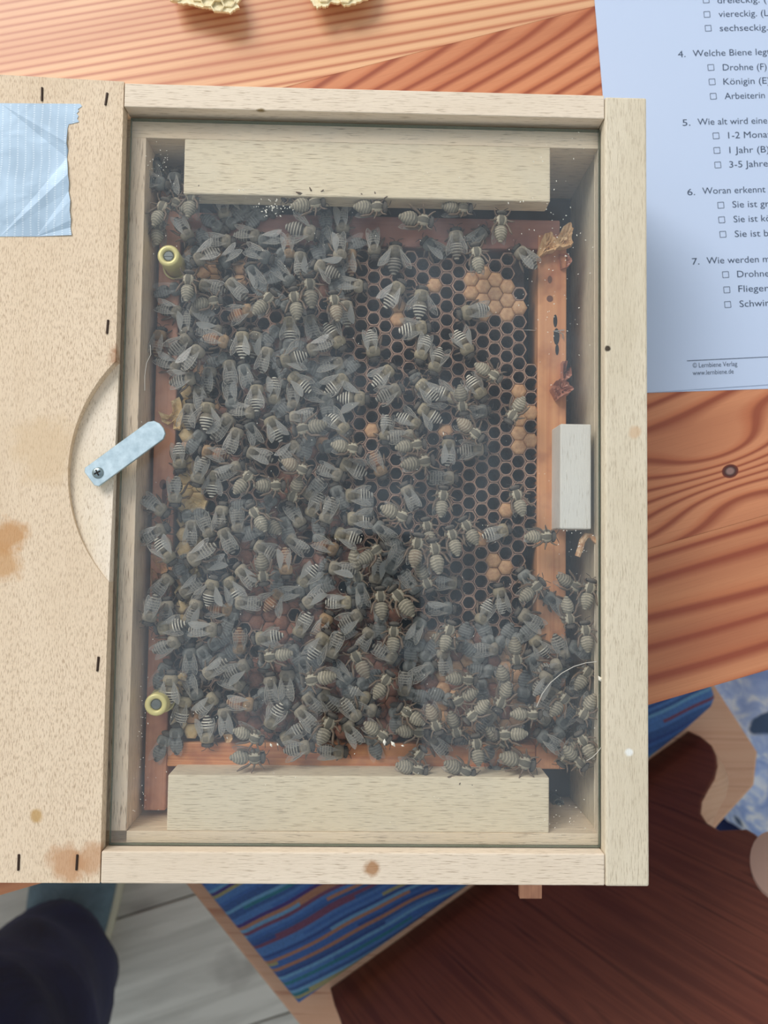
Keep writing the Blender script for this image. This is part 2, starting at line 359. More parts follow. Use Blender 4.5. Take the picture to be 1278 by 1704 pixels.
# latch
m_zinc = NT('zinc_plate'); nz = m_zinc.noise(m_zinc.coord((300, 300, 300)), 1, 4, .6)
m_zinc.base(m_zinc.ramp(nz, [(.3, srgb(176, 196, 204)), (.7, srgb(214, 230, 236))])); m_zinc.set(Roughness=.42, Metallic=.75); m_zinc = m_zinc.m
lz = 1.2
pa, pb = at(163, 787, lz), at(256, 719, lz)
latch = empty('latch', tuple(Vector((pa.x, pa.y, RIM + lz * MM)) - Vector(hive.location)), label='zinc swivel latch strip'); latch.parent = hive; del latch['label']
d = Vector((pb.x - pa.x, pb.y - pa.y)); la = math.atan2(d.y, d.x); LL = d.length
hw = .0042
prof = [(-.0036, -.0030), (-.0036, .0030), (-.0026, hw), (LL + .0006, hw), (LL + .0026, .0031), (LL + .0036, .0012), (LL + .0037, -.001), (LL + .0030, -.0030), (LL + .0012, -hw), (-.0026, -hw)]
bm = prism_bm([Vector((x, y, .0006)) for x, y in prof], [Vector((x, y, -.0006)) for x, y in prof])
bmesh.ops.bevel(bm, geom=[e for e in bm.edges if abs(e.verts[0].co.z - e.verts[1].co.z) < 1e-5 and e.verts[0].co.z > 0], offset=.00018, segments=1, affect='EDGES')
o = link('strip', mesh_bm('strip', bm), m_zinc, latch, loc=(0, 0, 0)); o.rotation_euler = (0, 0, la)
m_steel = plain('screw_steel', srgb(150, 165, 168), .3, .9)
bm = bmesh.new(); bmesh.ops.create_uvsphere(bm, u_segments=20, v_segments=8, radius=.0021)
for v in bm.verts: v.co.z *= .35
o = link('screw', mesh_bm('screw', bm, True), m_steel, latch, loc=(0.0002, .0000, .0007))
bm = box_bm(-.0012, .0012, -.00025, .00025, .0010, .00155); box_bm(-.00025, .00025, -.0012, .0012, .0010, .00156, bm=bm)
o = link('screw_slot', mesh_bm('screw_slot', bm), m_dark, latch, loc=(.0002, 0, 0)); o.rotation_euler = (0, 0, .5)

# glass
g = NT('dusty_glass')
t = g.add('ShaderNodeBsdfTransparent'); t.inputs[0].default_value = (.985, .985, .98, 1)
gl = g.add('ShaderNodeBsdfGlossy'); gl.inputs['Roughness'].default_value = .03
fr = g.add('ShaderNodeFresnel'); gg = g.add('ShaderNodeNewGeometry')     # same index seen from either face
ior = g.math('ADD', 1.5, g.math('MULTIPLY', gg.outputs['Backfacing'], -.8333)); g.L(ior, fr.inputs[0])
mx = g.add('ShaderNodeMixShader'); g.L(fr.outputs[0], mx.inputs[0]); g.L(t.outputs[0], mx.inputs[1]); g.L(gl.outputs[0], mx.inputs[2])
df = g.add('ShaderNodeBsdfDiffuse'); df.inputs[0].default_value = (*srgb(190, 206, 218), 1)
n1 = g.noise(g.coord((26, 26, 26)), 1, 5, .6, .8); n2 = g.noise(g.coord((1500, 1500, 1500)), 1, 2, .6)
f1 = g.ramp(n1, [(.38, (.01,) * 3), (.72, (.048,) * 3)]); f2 = g.ramp(n2, [(.70, (0, 0, 0)), (.80, (.18,) * 3)])
ff = g.math('ADD', f1, f2, True)
m2 = g.add('ShaderNodeMixShader'); g.L(ff, m2.inputs[0]); g.L(mx.outputs[0], m2.inputs[1]); g.L(df.outputs[0], m2.inputs[2])
g.L(m2.outputs[0], g.out.inputs[0]); m_glass = g.m
m_gedge = plain('glass_edge', srgb(92, 104, 90), .2)
bm = box_bm((XL + 1.3) * MM, (x_r_in - .4) * MM, (y_bot_in + .4) * MM, (y_top_in - 1.6) * MM, RIM - .0072, RIM - .0050)
for f in bm.faces:
    if abs(f.normal.z) < .5: f.material_index = 1
link('glass_pane', mesh_bm('glass_pane', bm), [m_glass, m_gedge], hive)

# interior blocks
def block(px0, px1, py0, py1, ztop, zbot, m, bev, label, chamfer=None):
    a = at(px0, py1, ztop); b = at(px1, py0, ztop)
    c = empty('wood_block', ((a.x + b.x) / 2, (a.y + b.y) / 2, RIM + zbot * MM), label=label, cat='wood block')
    bm = box_bm(a.x, b.x, a.y, b.y, RIM + zbot * MM, RIM + ztop * MM, bev * MM, rag=0)
    me = mesh_bm('wood_block', bm); o = link('wood_block', me, m)
    bpy.data.objects.remove(c); return setp(o, label=label, cat='wood block')
b1 = block(305, 916, 240, 322, -7.6, -16.5, m_block, .5, 'long pale wooden spacer block behind glass at the top of the frame')
b2 = block(277, 914, 1294, 1383, -7.6, -50, m_block, .5, 'long pale wooden spacer block behind glass at the bottom of the frame')
b3 = block(932, 984, 706, 880, -7.6, -41, m_blocky, .5, 'short upright pale wooden block wedged between frame and right wall')

# ================================================================ COMB FRAME
frame = empty('comb_frame', (0, 0, RIM - .050), label='honey-coloured wooden comb frame lying inside the glazed hive box', cat='frame')
FZ0, FZ1 = -40, -21
yfT = Y(600, 358, FZ1); yfB = Y(500, 1278, FZ1); xr1 = X(943, 500, FZ1); xr0 = X(895, 500, FZ1); xl0 = -84.6; xl1 = X(298, 460, FZ1)
ytin = Y(600, 408, FZ1); ybin = Y(450, 1237, FZ1)
hbox('side_bar', xr0, xr1, yfB + .2, ytin + 6, FZ0, FZ1, m_frame, frame, .6)
hbox('top_bar', xl0, xl1, Y(250, 1350, FZ1), yfT + 12, FZ0 + 2, FZ1 - .6, m_frame_d, frame, .6)
hbox('cross_bar', xl1 + .1, xr0 + 9, ytin, yfT, FZ0, FZ1 - .5, m_frametop, frame, .6)
hbox('cross_bar', xl1 + .1, xr0 - .1, yfB, ybin, FZ0, FZ1 - .5, m_framex, frame, .6)
m_hole = plain('rusty_nail_mark', srgb(112, 70, 52), .7)
for (px, py, rx_, ry_) in ((915, 465, .9, 1.5), (915, 497, 1.3, 1.3), (924, 534, .8, 2.6), (926, 560, 1.2, 3.4), (927, 582, .7, 2.2), (271, 806, 1.5, 2.0), (273, 822, 1.0, 4.5)):
    p = at(px, py, FZ1 + .05); bm = cyl_bm(0, 0, -.0004, .0001, .001, 12)
    for v in bm.verts: v.co.x *= rx_; v.co.y *= ry_
    link('nail_hole', mesh_bm('nail_hole', bm), (m_hole if py < 500 else m_dark) if px > 300 else m_hole, frame, loc=Vector((p.x, p.y, RIM + (FZ1 + (.05 if px > 300 else -.55)) * MM)) - Vector(frame.location))
m_wire = plain('frame_wire', srgb(190, 190, 185), .3, .8)
w0, w1, w2, w3 = at(862, 549, -24), at(884, 549.5, -24), at(921, 551, -20.5), at(937, 556, -20)
link('wire', mesh_bm('wire', tube_bm([w0, w1, at(905, 551, -25)], .0002, 5)), m_wire, frame)
link('wire', mesh_bm('wire', tube_bm([at(939, 549, -20.4), w2, at(930, 553, -20), w3, at(937, 564, -20.4)], .00022, 5)), m_wire, frame)
# brass spacer bushings
m_brass = plain('brass_yellow', srgb(226, 212, 140), .35, .15)
m_screw = plain('grey_screw', srgb(120, 124, 120), .5, .6)
def bush(px, py, zt, where):
    p = at(px, py, zt); base = RIM + (FZ1 - .6) * MM
    e = empty('spacer_bushing', (p.x, p.y, base), label='yellow brass spacer bushing with a grey screw, ' + where, cat='spacer')
    h = RIM + zt * MM - base
    link('sleeve', mesh_bm('sleeve', cyl_bm(0, 0, 0, h, .0042, 28, .0021, bev=.0005), True), m_brass, e, loc=(0, 0, 0))
    link('lip', mesh_bm('lip', cyl_bm(0, 0, 0, .0012, .0049, 28, .0043), False), m_brass, e, loc=(-.0003, -.0002, 0))
    bm = cyl_bm(0, 0, 0, h - .0004, .0019, 16, bev=.0003); box_bm(-.0017, .0017, -.0002, .0002, h - .0005, h - .0002, bm=bm)
    link('screw', mesh_bm('screw', bm), m_screw, e, loc=(0, 0, 0))
bush(280, 425, -8.5, 'near the upper left corner'); bush(259, 1173, -9.5, 'near the lower left corner')

# ================================================================ COMB (hexagonal cells)
CZ = -22.0; pitch = 5.62; cdx = pitch * .866
comb = empty('honeycomb', (0, 0, RIM - .034), label='brown wax honeycomb filling the wooden frame, open dark cells on the right', cat='honeycomb')
def wax(name, a, b, rough=.6, sc=500):
    n = NT(name); z = n.noise(n.coord((sc,) * 3), 1, 4, .65); n.base(n.ramp(z, [(.3, a), (.7, b)])); n.set(Roughness=rough); n.bump(z, .6, .0006)
    n.b.inputs['Subsurface Weight'].default_value = 0.0; return n.m
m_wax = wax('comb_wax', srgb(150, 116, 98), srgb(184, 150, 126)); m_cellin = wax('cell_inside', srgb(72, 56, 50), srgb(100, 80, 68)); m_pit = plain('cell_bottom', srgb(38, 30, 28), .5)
m_capT = wax('brood_cap_tan', srgb(178, 130, 92), srgb(212, 168, 122)); m_capR = wax('brood_cap_red', srgb(112, 68, 50), srgb(152, 100, 72)); m_capY = wax('cap_yellow', srgb(204, 170, 112), srgb(228, 200, 150))
def hexv(k, r, z): t = math.pi / 3 * k; return (r * math.cos(t), r * math.sin(t), z)
def ring(n, r, z, wob=0): return [(r * math.cos(2 * math.pi * k / n), r * math.sin(2 * math.pi * k / n), z) for k in range(n)]
RO = pitch / math.sqrt(3) * MM
def open_cell(bm=None, off=(0, 0, 0), depth=.0105, wob=1.0):
    bm = bm or bmesh.new(); o = Vector(off)
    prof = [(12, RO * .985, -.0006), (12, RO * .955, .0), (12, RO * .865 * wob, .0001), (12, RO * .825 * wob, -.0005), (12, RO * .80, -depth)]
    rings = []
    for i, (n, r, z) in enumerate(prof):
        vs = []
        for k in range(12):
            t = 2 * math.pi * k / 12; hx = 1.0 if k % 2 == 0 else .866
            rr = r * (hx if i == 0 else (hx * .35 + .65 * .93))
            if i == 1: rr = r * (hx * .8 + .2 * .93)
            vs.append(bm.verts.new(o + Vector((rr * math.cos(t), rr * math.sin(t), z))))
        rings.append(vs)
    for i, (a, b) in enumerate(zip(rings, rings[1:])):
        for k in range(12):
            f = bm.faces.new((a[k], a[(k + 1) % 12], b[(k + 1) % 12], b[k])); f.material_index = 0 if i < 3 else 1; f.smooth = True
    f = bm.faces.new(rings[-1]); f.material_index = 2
    return bm
def cap_cell(bm=None, off=(0, 0, 0), dome=.0007, mi=0, sd=0):
    bm = bm or bmesh.new(); o = Vector(off); rr = random.Random(sd)
    rings = []
    for (r, z) in ((RO * .99, -.0006), (RO * .97, .0000), (RO * .74, dome * .7), (RO * .4, dome)):
        rings.append([bm.verts.new(o + Vector((r * math.cos(2 * math.pi * k / 6) , r * math.sin(2 * math.pi * k / 6), z + rr.uniform(-.00018, .00018)))) for k in range(6)])
    c = bm.verts.new(o + Vector((0, 0, dome * .8)))
    for a, b in zip(rings, rings[1:]):
        for k in range(6): f = bm.faces.new((a[k], a[(k + 1) % 6], b[(k + 1) % 6], b[k])); f.material_index = mi; f.smooth = True
    for k in range(6): f = bm.faces.new((rings[-1][k], rings[-1][(k + 1) % 6], c)); f.material_index = mi; f.smooth = True
    return bm
open_me = []
for w in (1.0, .97, 1.02, .93):
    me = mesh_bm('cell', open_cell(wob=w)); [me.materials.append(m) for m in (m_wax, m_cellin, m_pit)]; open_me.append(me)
cap_me = {}
for key, m in (('T', m_capT), ('R', m_capR), ('Y', m_capY)):
    L = []
    for s in range(3):
        me = mesh_bm('capped_cell', cap_cell(sd=s, dome=.0006 + .0003 * s)); me.materials.append(m); L.append(me)
    cap_me[key] = L
M3 = Matrix.Rotation(0, 3, 'Z')
def project(p):
    q = MROT.transposed() @ (Vector(p) - ORG); return CX + F * q.x / -q.z, CY - F * q.y / -q.z
capped = [(800, 480, 22), (812, 458, 12), (835, 488, 18), (815, 505, 20), (835, 515, 16), (724, 473, 9), (784, 462, 9), (738, 452, 0), (850, 520, 14), (863, 722, 12), (862, 745, 9), (881, 732, 10), (858, 655, 7), (820, 940, 14), (838, 935, 10), (870, 690, 18), (885, 690, 10), (542, 732, 10), (620, 712, 9), (572, 565, 6), (810, 900, 8), (795, 905, 8),
          (835, 845, 9), (735, 462, 0), (500, 705, 10), (522, 640, 8), (665, 520, 12), (600, 460, 8), (740, 720, 7), (790, 1020, 6), (520, 630, 8)]
xs0, ys0 = 15.7 * MM, 122.9 * MM
rnd = random.Random(11); cells = []
xa, xb = (xl1 + .6) * MM, (xr0 - .2) * MM
for i in range(-22, 14):
    for j in range(-46, 4):
        x = xs0 + i * cdx * MM; y = ys0 + (j + (.5 if i % 2 else 0)) * pitch * MM
        if x < xa + RO * .8 or x > xb - RO * .55 or y > (ytin - 1.5) * MM or y < (ybin + 2) * MM: continue
        px, py = project((x, y, RIM + CZ * MM))
        if px > 852 and py < 470: continue
        if px > 868 + (py - 430) * .02 and py < 600: continue
        if px > 858 and 600 < py < 600: continue
        if px > 872 and 900 < py < 1100: continue
        if px > 880 and py >= 1100: continue
        ty = 'O'
        for (ax, ay, r) in capped:
            if r and math.hypot(px - ax, py - ay) < r + 3: ty = 'T'
        right = px > 592 + max(0, (py - 850)) * .4
        if ty == 'O' and not right:
            q = noise.noise(Vector((px * .02, py * .02, 3.3)))
            ty = 'R' if q > .22 else 'O'
            if px < 330 and py > 640: ty = 'Y' if q > -.25 else 'T'
            if px < 360 and 370 < py < 470: ty = 'T'
            if ty == 'R' and px < 420 and py < 900: ty = 'T' if rnd.random() < .5 else 'R'
            if 400 < px < 660 and 900 < py < 1230 and q > -.25: ty = 'R'
            if 300 < px < 400 and 1050 < py < 1150: ty = 'O'
        if ty == 'O' and right and py > 1055: ty = 'T' if rnd.random() < .6 else 'R'
        cells.append((x, y, ty, px, py))
# the cells that show most (right-hand open area first) are parts, the rest one joined part
cells.sort(key=lambda c: -((2 if (600 < c[3] < 900 and 380 < c[4] < 1060) else 0) + (1 if c[2] != 'O' and 600 < c[3] else 0) + (.5 if 400 < c[3] < 720 and 900 < c[4] < 1150 else 0) + rnd.random() * .1))
rest = bmesh.new()
for k, (x, y, ty, px, py) in enumerate(cells):
    j = rnd.uniform(-.1, .1) * MM; zz = CZ * MM + rnd.uniform(-.25, .15) * MM
    if k < 298:
        if ty == 'O': o = bpy.data.objects.new('cell', rnd.choice(open_me)); ang = rnd.randrange(6) * math.pi / 3
        else: o = bpy.data.objects.new('capped_cell', rnd.choice(cap_me[ty])); ang = rnd.randrange(6) * math.pi / 3
        col.objects.link(o); o.parent = comb; o.location = Vector((x + j, y + j, RIM + zz)) - Vector(comb.location); o.rotation_euler = (0, 0, ang)
    else:
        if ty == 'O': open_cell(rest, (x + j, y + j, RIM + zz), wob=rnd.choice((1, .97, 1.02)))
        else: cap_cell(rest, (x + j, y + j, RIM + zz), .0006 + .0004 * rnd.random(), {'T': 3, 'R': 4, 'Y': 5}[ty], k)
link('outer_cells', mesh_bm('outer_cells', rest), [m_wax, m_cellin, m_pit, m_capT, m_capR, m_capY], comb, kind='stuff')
hbox('midrib', xl1 + .3, X(880, 700, CZ), ybin + .3, ytin - .3, -34, -33, m_cellin, comb, 0)
# ================================================================ BURR COMB, CRUMBS
m_burr = wax('burr_wax_pale', srgb(196, 150, 100), srgb(236, 206, 160), .5, 260); m_burrR = wax('burr_wax_red', srgb(158, 98, 78), srgb(188, 130, 104), .5, 260)
def crumple(name, pts, z0, z1, m, parent, seed=0, amp=1.2, **kw):
    """ragged wax shell: outline in photo pixels, crumpled surface with raised rims and real thickness"""
    r = random.Random(seed); bm = bmesh.new()
    W = [at(px, py, (z0 + z1) / 2) for px, py in pts]
    c = sum(W, Vector()) / len(W); rings = []
    for s, zz in ((1.0, z0), (1.0, z1), (.82, z1 - .9), (.55, z1 - 2.0), (.25, z1 - 1.6)):
        ring_ = []
        for k in range(len(W) * 3):
            a = W[k // 3].lerp(W[(k // 3 + 1) % len(W)], (k % 3) / 3)
            q = c.lerp(a, s * r.uniform(.93, 1.05) if s > .9 else s * r.uniform(.8, 1.15))
            ring_.append(bm.verts.new((q.x, q.y, RIM + (zz + r.uniform(-amp, amp) * (.6 if zz == z0 else 1)) * MM)))
        rings.append(ring_)
    n = len(rings[0])
    for a, b in zip(rings, rings[1:]):
        for k in range(n): bm.faces.new((a[k], a[(k + 1) % n], b[(k + 1) % n], b[k]))
    bm.faces.new(rings[-1]); bm.faces.new(rings[0][::-1])
    bmesh.ops.recalc_face_normals(bm, faces=bm.faces[:])
    return link(name, mesh_bm(name, bm), m, parent, **kw)
crumple('burr_comb', [(893, 432), (898, 408), (905, 392), (915, 388), (922, 400), (930, 412), (922, 418), (912, 420), (903, 424)], -21, -17, m_burr, frame, 1, .8)
crumple('burr_comb', [(920, 414), (928, 394), (936, 380), (948, 373), (952, 384), (949, 396), (952, 408), (945, 412), (934, 416)], -22, -18, m_burr, frame, 2, .8)
crumple('burr_comb', [(929, 425), (945, 424), (951, 436), (944, 446), (932, 450)], -23, -20, m_burrR, frame, 3, .6)
crumple('burr_comb', [(934, 603), (942, 602), (938, 620), (947, 612), (950, 625), (945, 632), (934, 636)], -22, -17, m_burrR, frame, 4, .7)
crumple('burr_comb', [(916, 648), (922, 637), (932, 630), (942, 640), (952, 649), (946, 656), (934, 660), (925, 667), (921, 660)], -22, -16, m_burrR, frame, 5, .8)
crumple('burr_comb', [(266, 686), (270, 697), (280, 698), (290, 688), (290, 672), (285, 668), (300, 662), (306, 690), (300, 715), (290, 716), (292, 700), (280, 708), (270, 702)], -22, -19.5, m_capY, frame, 6, .5)
crumple('burr_comb', [(252, 925), (270, 915), (285, 930), (290, 950), (270, 955), (260, 940)], -22, -19.5, m_capT, frame, 8, .5)
crumple('burr_comb', [(252, 945), (262, 955), (270, 975), (252, 985)], -22, -20, m_capT, frame, 9, .5)
crumple('pierced_cap', [(310, 835), (322, 826), (345, 834), (340, 850), (320, 856), (308, 848)], -22, -19.6, m_capY, comb, 10, .3)
smear = empty('propolis_strand', tuple(at(985, 900, -12)), label='curved amber propolis strand on right wall just below short upright block', cat='propolis')
m_prop = wax('propolis', srgb(176, 116, 62), srgb(232, 200, 160), .5, 500)
link('strand', mesh_bm('strand', tube_bm([at(*q) for q in ((961, 926, -12), (966, 912, -12), (969, 900, -12), (976, 891, -12), (984, 892, -12), (991, 901, -11), (1000, 906, -10))], [.0011, .0012, .0013, .0012, .0010, .0008, .0006], 8)), m_prop, smear)
# crumbs and specks lying on and under the pane
m_crumb = plain('pale_wax_crumb', srgb(240, 236, 222), .6)
bm = bmesh.new(); r = random.Random(5)
spots = [(r.gauss(450, 16), r.gauss(346, 6), .45) for _ in range(42)] + [(r.uniform(235, 990), r.uniform(240, 1380), .26) for _ in range(260)] + \
        [(r.gauss(925, 30), r.gauss(480, 120), .36) for _ in range(80)] + [(r.gauss(960, 12), r.gauss(905, 12), .3) for _ in range(22)] + \
        [(r.gauss(930, 25), r.gauss(1360, 20), .25) for _ in range(30)] + [(r.gauss(236, 6), r.uniform(1100, 1350), .22) for _ in range(40)] + [(r.gauss(268, 14), r.gauss(268, 14), .3) for _ in range(25)] + \
        [(398, 317, .55), (405, 316, .7), (846, 338, .5), (866, 336, .9), (871, 335, .7), (378, 1228, .7), (920, 450, .4), (738, 722, .5), (451, 1240, .8), (462, 1239, .7), (999, 1130, 1.4), (966, 388, .6), (640, 1235, 1.2), (654, 1238, 1.2), (670, 1241, .6)]
for px, py, s in spots:
    p = at(px, py, -4.95); s *= MM * r.uniform(.5, 1.2); a = r.uniform(0, 6.28)
    vs = [bm.verts.new(p + Vector((math.cos(a + k * 1.57) * s * (1 if k % 2 else .5), math.sin(a + k * 1.57) * s * (1 if k % 2 else .5), 0))) for k in range(4)]
    t = bm.verts.new(p + Vector((0, 0, s * .5 if s > .0003 else s * .5)))
    bm.faces.new(vs[::-1]); [bm.faces.new((vs[k], vs[(k + 1) % 4], t)) for k in range(4)]
link('wax_crumbs', mesh_bm('wax_crumbs', bm), m_crumb, label='tiny pale wax crumbs and flakes scattered on the hive glass', cat='crumbs', kind='stuff')
m_hair = plain('fine_fibre', srgb(190, 186, 176), .5)
def fibre(pts, lab, r_=.00016): link('hair', mesh_bm('hair', tube_bm([at(x, y, -4.7) for x, y in pts], r_, 5)), m_hair, label=lab, cat='hair')
fibre([(893, 1176), (902, 1155), (916, 1136), (935, 1120), (955, 1109), (975, 1103), (993, 1101)], 'long curved pale hair on the glass at lower right')
fibre([(976, 1266), (986, 1260), (994, 1252), (1000, 1244)], 'short bright hair on the glass by the lower right corner')
fibre([(250, 574), (251, 590), (244, 604), (241, 625), (241, 650)], 'thin curly hair on the glass beside the left ledge', .00012)
o = crumple('wax_bit', [(368, 1217), (372, 1224), (378, 1222), (386, 1222), (388, 1229), (384, 1235), (376, 1235), (374, 1228)], -19.5, -18, m_burr, None, 12, .3, label='small tan wax bit above the bottom spacer block, among bees', cat='wax')
# round coiled bit in the lower right gap
p = at(929, 1338, -40)
e = empty('coil_screw', (p.x, p.y, RIM - .050), label='small grey ring-headed screw in the dark gap beside the bottom block', cat='screw')
link('head', mesh_bm('head', cyl_bm(0, 0, .002, .0105, .0024, 20, .0015, bev=.0004), True), m_screw, e, loc=(0, 0, 0)); link('core', mesh_bm('core', cyl_bm(0, 0, 0, .0108, .0008, 12)), m_steel, e, loc=(0, 0, 0))

# ================================================================ BEES
m_bee = col_attr_mat('bee_body', .7, .45); m_bee.node_tree.nodes['Principled BSDF'].inputs['Specular IOR Level'].default_value = .35
m_eye = plain('bee_eye', srgb(34, 28, 26), .25); m_beeleg = plain('bee_leg', srgb(112, 92, 72), .45); m_ant = plain('bee_antenna', srgb(60, 50, 42), .5)
wg = NT('bee_wing'); a = wg.add('ShaderNodeBsdfTransparent'); b = wg.add('ShaderNodeBsdfPrincipled')
b.inputs['Base Color'].default_value = (*srgb(196, 196, 190), 1); b.inputs['Roughness'].default_value = .3; b.inputs['Specular IOR Level'].default_value = .9
oi = wg.add('ShaderNodeObjectInfo'); fx = wg.math('ADD', wg.math('MULTIPLY', wg.math('POWER', oi.outputs['Random'], 3), .34), .10)
m_ = wg.add('ShaderNodeMixShader'); wg.L(fx, m_.inputs[0]); wg.L(a.outputs[0], m_.inputs[1]); wg.L(b.outputs[0], m_.inputs[2]); wg.L(m_.outputs[0], wg.out.inputs[0]); m_wing = wg.m
m_vein = plain('wing_vein', srgb(150, 142, 128), .4)

def bee_body(kind):
    """one continuous surface from face to sting; +x is forward, millimetres. kind: stripe pattern"""
    r = random.Random(hash(kind) % 1000 if False else {'s': 1, 'n': 2, 'o': 3, 'g': 4, 'q': 5}[kind])
    Q = 1.35 if kind == 'q' else 1.0
    st = [(6.05, .25, .3, -.5), (5.95, 1.0, .8, -.5), (5.6, 1.65, 1.2, -.45), (5.1, 1.9, 1.35, -.3), (4.7, 1.75, 1.25, -.1), (4.45, 1.35, 1.0, 0), (4.32, 1.05, .8, .0), (4.15, 1.5, 1.2, .1), (3.8, 1.95, 1.7, .25), (3.2, 2.2, 2.0, .3), (2.5, 2.3, 2.15, .35), (1.7, 2.25, 2.05, .35), (1.0, 2.0, 1.75, .2), (.55, 1.5, 1.3, 0), (.25, 1.0, .9, -.1), (.1, .85, .8, -.15)]
    nab = 6; xa, xb = .0, -6.1 * Q
    ab = []
    per = (xa - xb) / nab
    for t in range(nab):
        for j in range(5):
            f = (t + j / 5) / nab; x = xa + (xb - xa) * f
            R = 2.12 * (math.sin(math.pi * min(1, (f ** .85 * .86 + .14))) ** .62) if f < .95 else .85
            step = .10 * (j / 5) - (.0 if t else 0)
            ab.append((x, (R + step) * 1.0, (R + step) * .86, -.1 - .35 * f))
    ab.append((xb - .1, .5, .45, -.5)); ab.append((xb - .35, .12, .12, -.5))
    bm = bmesh.new(); tint = bm.loops.layers.float_color.new('tint'); N = 16
    thor = {'s': srgb(146, 134, 110), 'n': srgb(140, 130, 112), 'o': srgb(152, 124, 92), 'g': srgb(112, 112, 106), 'q': srgb(140, 122, 82)}[kind]
    pale = {'s': srgb(214, 206, 188), 'n': srgb(166, 158, 142), 'o': srgb(176, 150, 118), 'g': srgb(112, 112, 106), 'q': srgb(186, 160, 100)}[kind]
    dark = {'s': srgb(62, 54, 48), 'n': srgb(80, 74, 66), 'o': srgb(110, 74, 52), 'g': srgb(72, 72, 68), 'q': srgb(60, 44, 24)}[kind]
    headc = srgb(74, 68, 60); belly = srgb(166, 156, 134)
    def colr(x, y, z):
        if x > 4.25:
            return tuple(c * (1.5 if x > 5.4 else 1) for c in headc)
        if x > .1:
            c = thor
            d = math.hypot(x - 2.4, y)
            if z > 1.5 and d < 1.15: c = tuple(q * .55 for q in thor)      # darker bald disc on the back
            if z < -.5: c = tuple(q * (.95 if .8 < abs(y) < 1.9 else .32) for q in belly)
            return c
        f = (xa - x) / per
        if z < -.35:
            f -= .34 * abs(y) ; ph = f % 1.0                                   # sternites: pale chevrons
            c = tuple(belly[i] * .92 if ph > .66 else belly[i] * .42 + dark[i] * .4 for i in range(3)); return c
        ph = f % 1.0; t = int(f)
        if kind == 's': return pale if (ph > .60 and t > 0) else (tuple(.45 * dark[i] + .55 * thor[i] for i in range(3)) if t < 2 else dark)
        if kind == 'o': return pale if ph > .7 else dark if t > 2 else srgb(150, 98, 62)
        return pale if ph > .72 else dark
    rings = []
    for (x, ry, rz, zc) in st + ab:
        ry *= 1.20; rz *= 1.14
        rings.append([bm.verts.new((x, ry * math.cos(2 * math.pi * k / N), zc + rz * math.sin(2 * math.pi * k / N))) for k in range(N)])
    for a_, b_ in zip(rings, rings[1:]):
        for k in range(N):
            f = bm.faces.new((a_[k], a_[(k + 1) % N], b_[(k + 1) % N], b_[k])); f.smooth = True
    bm.faces.new(rings[0][::-1]); bm.faces.new(rings[-1])
    bm.normal_update()
    for f in bm.faces:
        c = f.calc_center_median()
        for l in f.loops:
            q = l.vert.co * .3 + c * .7; l[tint] = (*colr(q.x, q.y, q.z), 1)
    # fur: short spikes on thorax, face and the pale bands
    faces = [f for f in bm.faces]
    hairs = []
    for f in faces:
        c = f.calc_center_median()
        if 1.0 < c.x < 4.1: n_ = 3
        elif c.x >= 4.1: n_ = 1
        elif ((xa - c.x) / per) % 1 > .6 or c.x > -1: n_ = 1
        else: n_ = 0
        if abs(c.y) < .4 and c.z > 0 and c.x < 0 and r.random() < .5: n_ = 0
        for _ in range(n_):
            vs = [v.co for v in f.verts]; w = [r.random() for _ in vs]; s = sum(w)
            p = sum((v * q for v, q in zip(vs, w)), Vector()) / s
            hairs.append((p, f.normal.copy(), .75 if 1 < c.x < 4.1 else .42, colr(c.x, c.y, c.z)))
    for p, n_, ln, c in hairs:
        d = (n_ + Vector((-.55, r.uniform(-.4, .4), r.uniform(-.3, .3)))).normalized() * ln * r.uniform(.6, 1.1)
        s = d.cross(Vector((r.random() - .5, r.random() - .5, r.random() - .5))).normalized() * .055
        f = bm.faces.new([bm.verts.new(p - s), bm.verts.new(p + s), bm.verts.new(p + d)])
        cc = tuple(min(1, q * 1.25 + .03) for q in c)
        for l in f.loops: l[tint] = (*cc, 1)
    for v in bm.verts: v.co *= MM
    me = bpy.data.meshes.new('body'); bm.to_mesh(me); bm.free(); me.materials.append(m_bee); return me
body_me = {k: bee_body(k) for k in 'snogq'}
def wing_me(L, Wd, name, veins):
    """membrane with real thickness and raised veins; hinge at the origin, wing runs to -x, outward edge +y"""
    out = []
    for k in range(15):
        t = k / 14; out.append((-L * t, Wd * .30 * math.sin(math.pi * min(1, t * 1.02)) ** .6))
    for k in range(1, 14):
        t = 1 - k / 14; out.append((-L * t, -Wd * .70 * math.sin(math.pi * t ** 1.5) ** .75 * (1 - .15 * t)))
    bm = bmesh.new()
    top = [bm.verts.new((x, y, .03 + .05 * math.sin(x * 2.2 + y))) for x, y in out]; f = bm.faces.new(top)
    for pts, w in veins:
        for (a_, b_) in zip(pts, pts[1:]):
            a_, b_ = Vector((-a_[0] * L, a_[1] * Wd, .09)), Vector((-b_[0] * L, b_[1] * Wd, .09)); s = (b_ - a_).cross(Vector((0, 0, 1))).normalized() * w
            vs = [bm.verts.new(q) for q in (a_ - s, a_ + s, b_ + s, b_ - s)]; f = bm.faces.new(vs); f.material_index = 1
    if bm.faces[:][0].normal.z < 0: pass
    for v in bm.verts: v.co *= MM
    me = mesh_bm(name, bm); me.materials.append(m_wing); me.materials.append(m_vein); return me
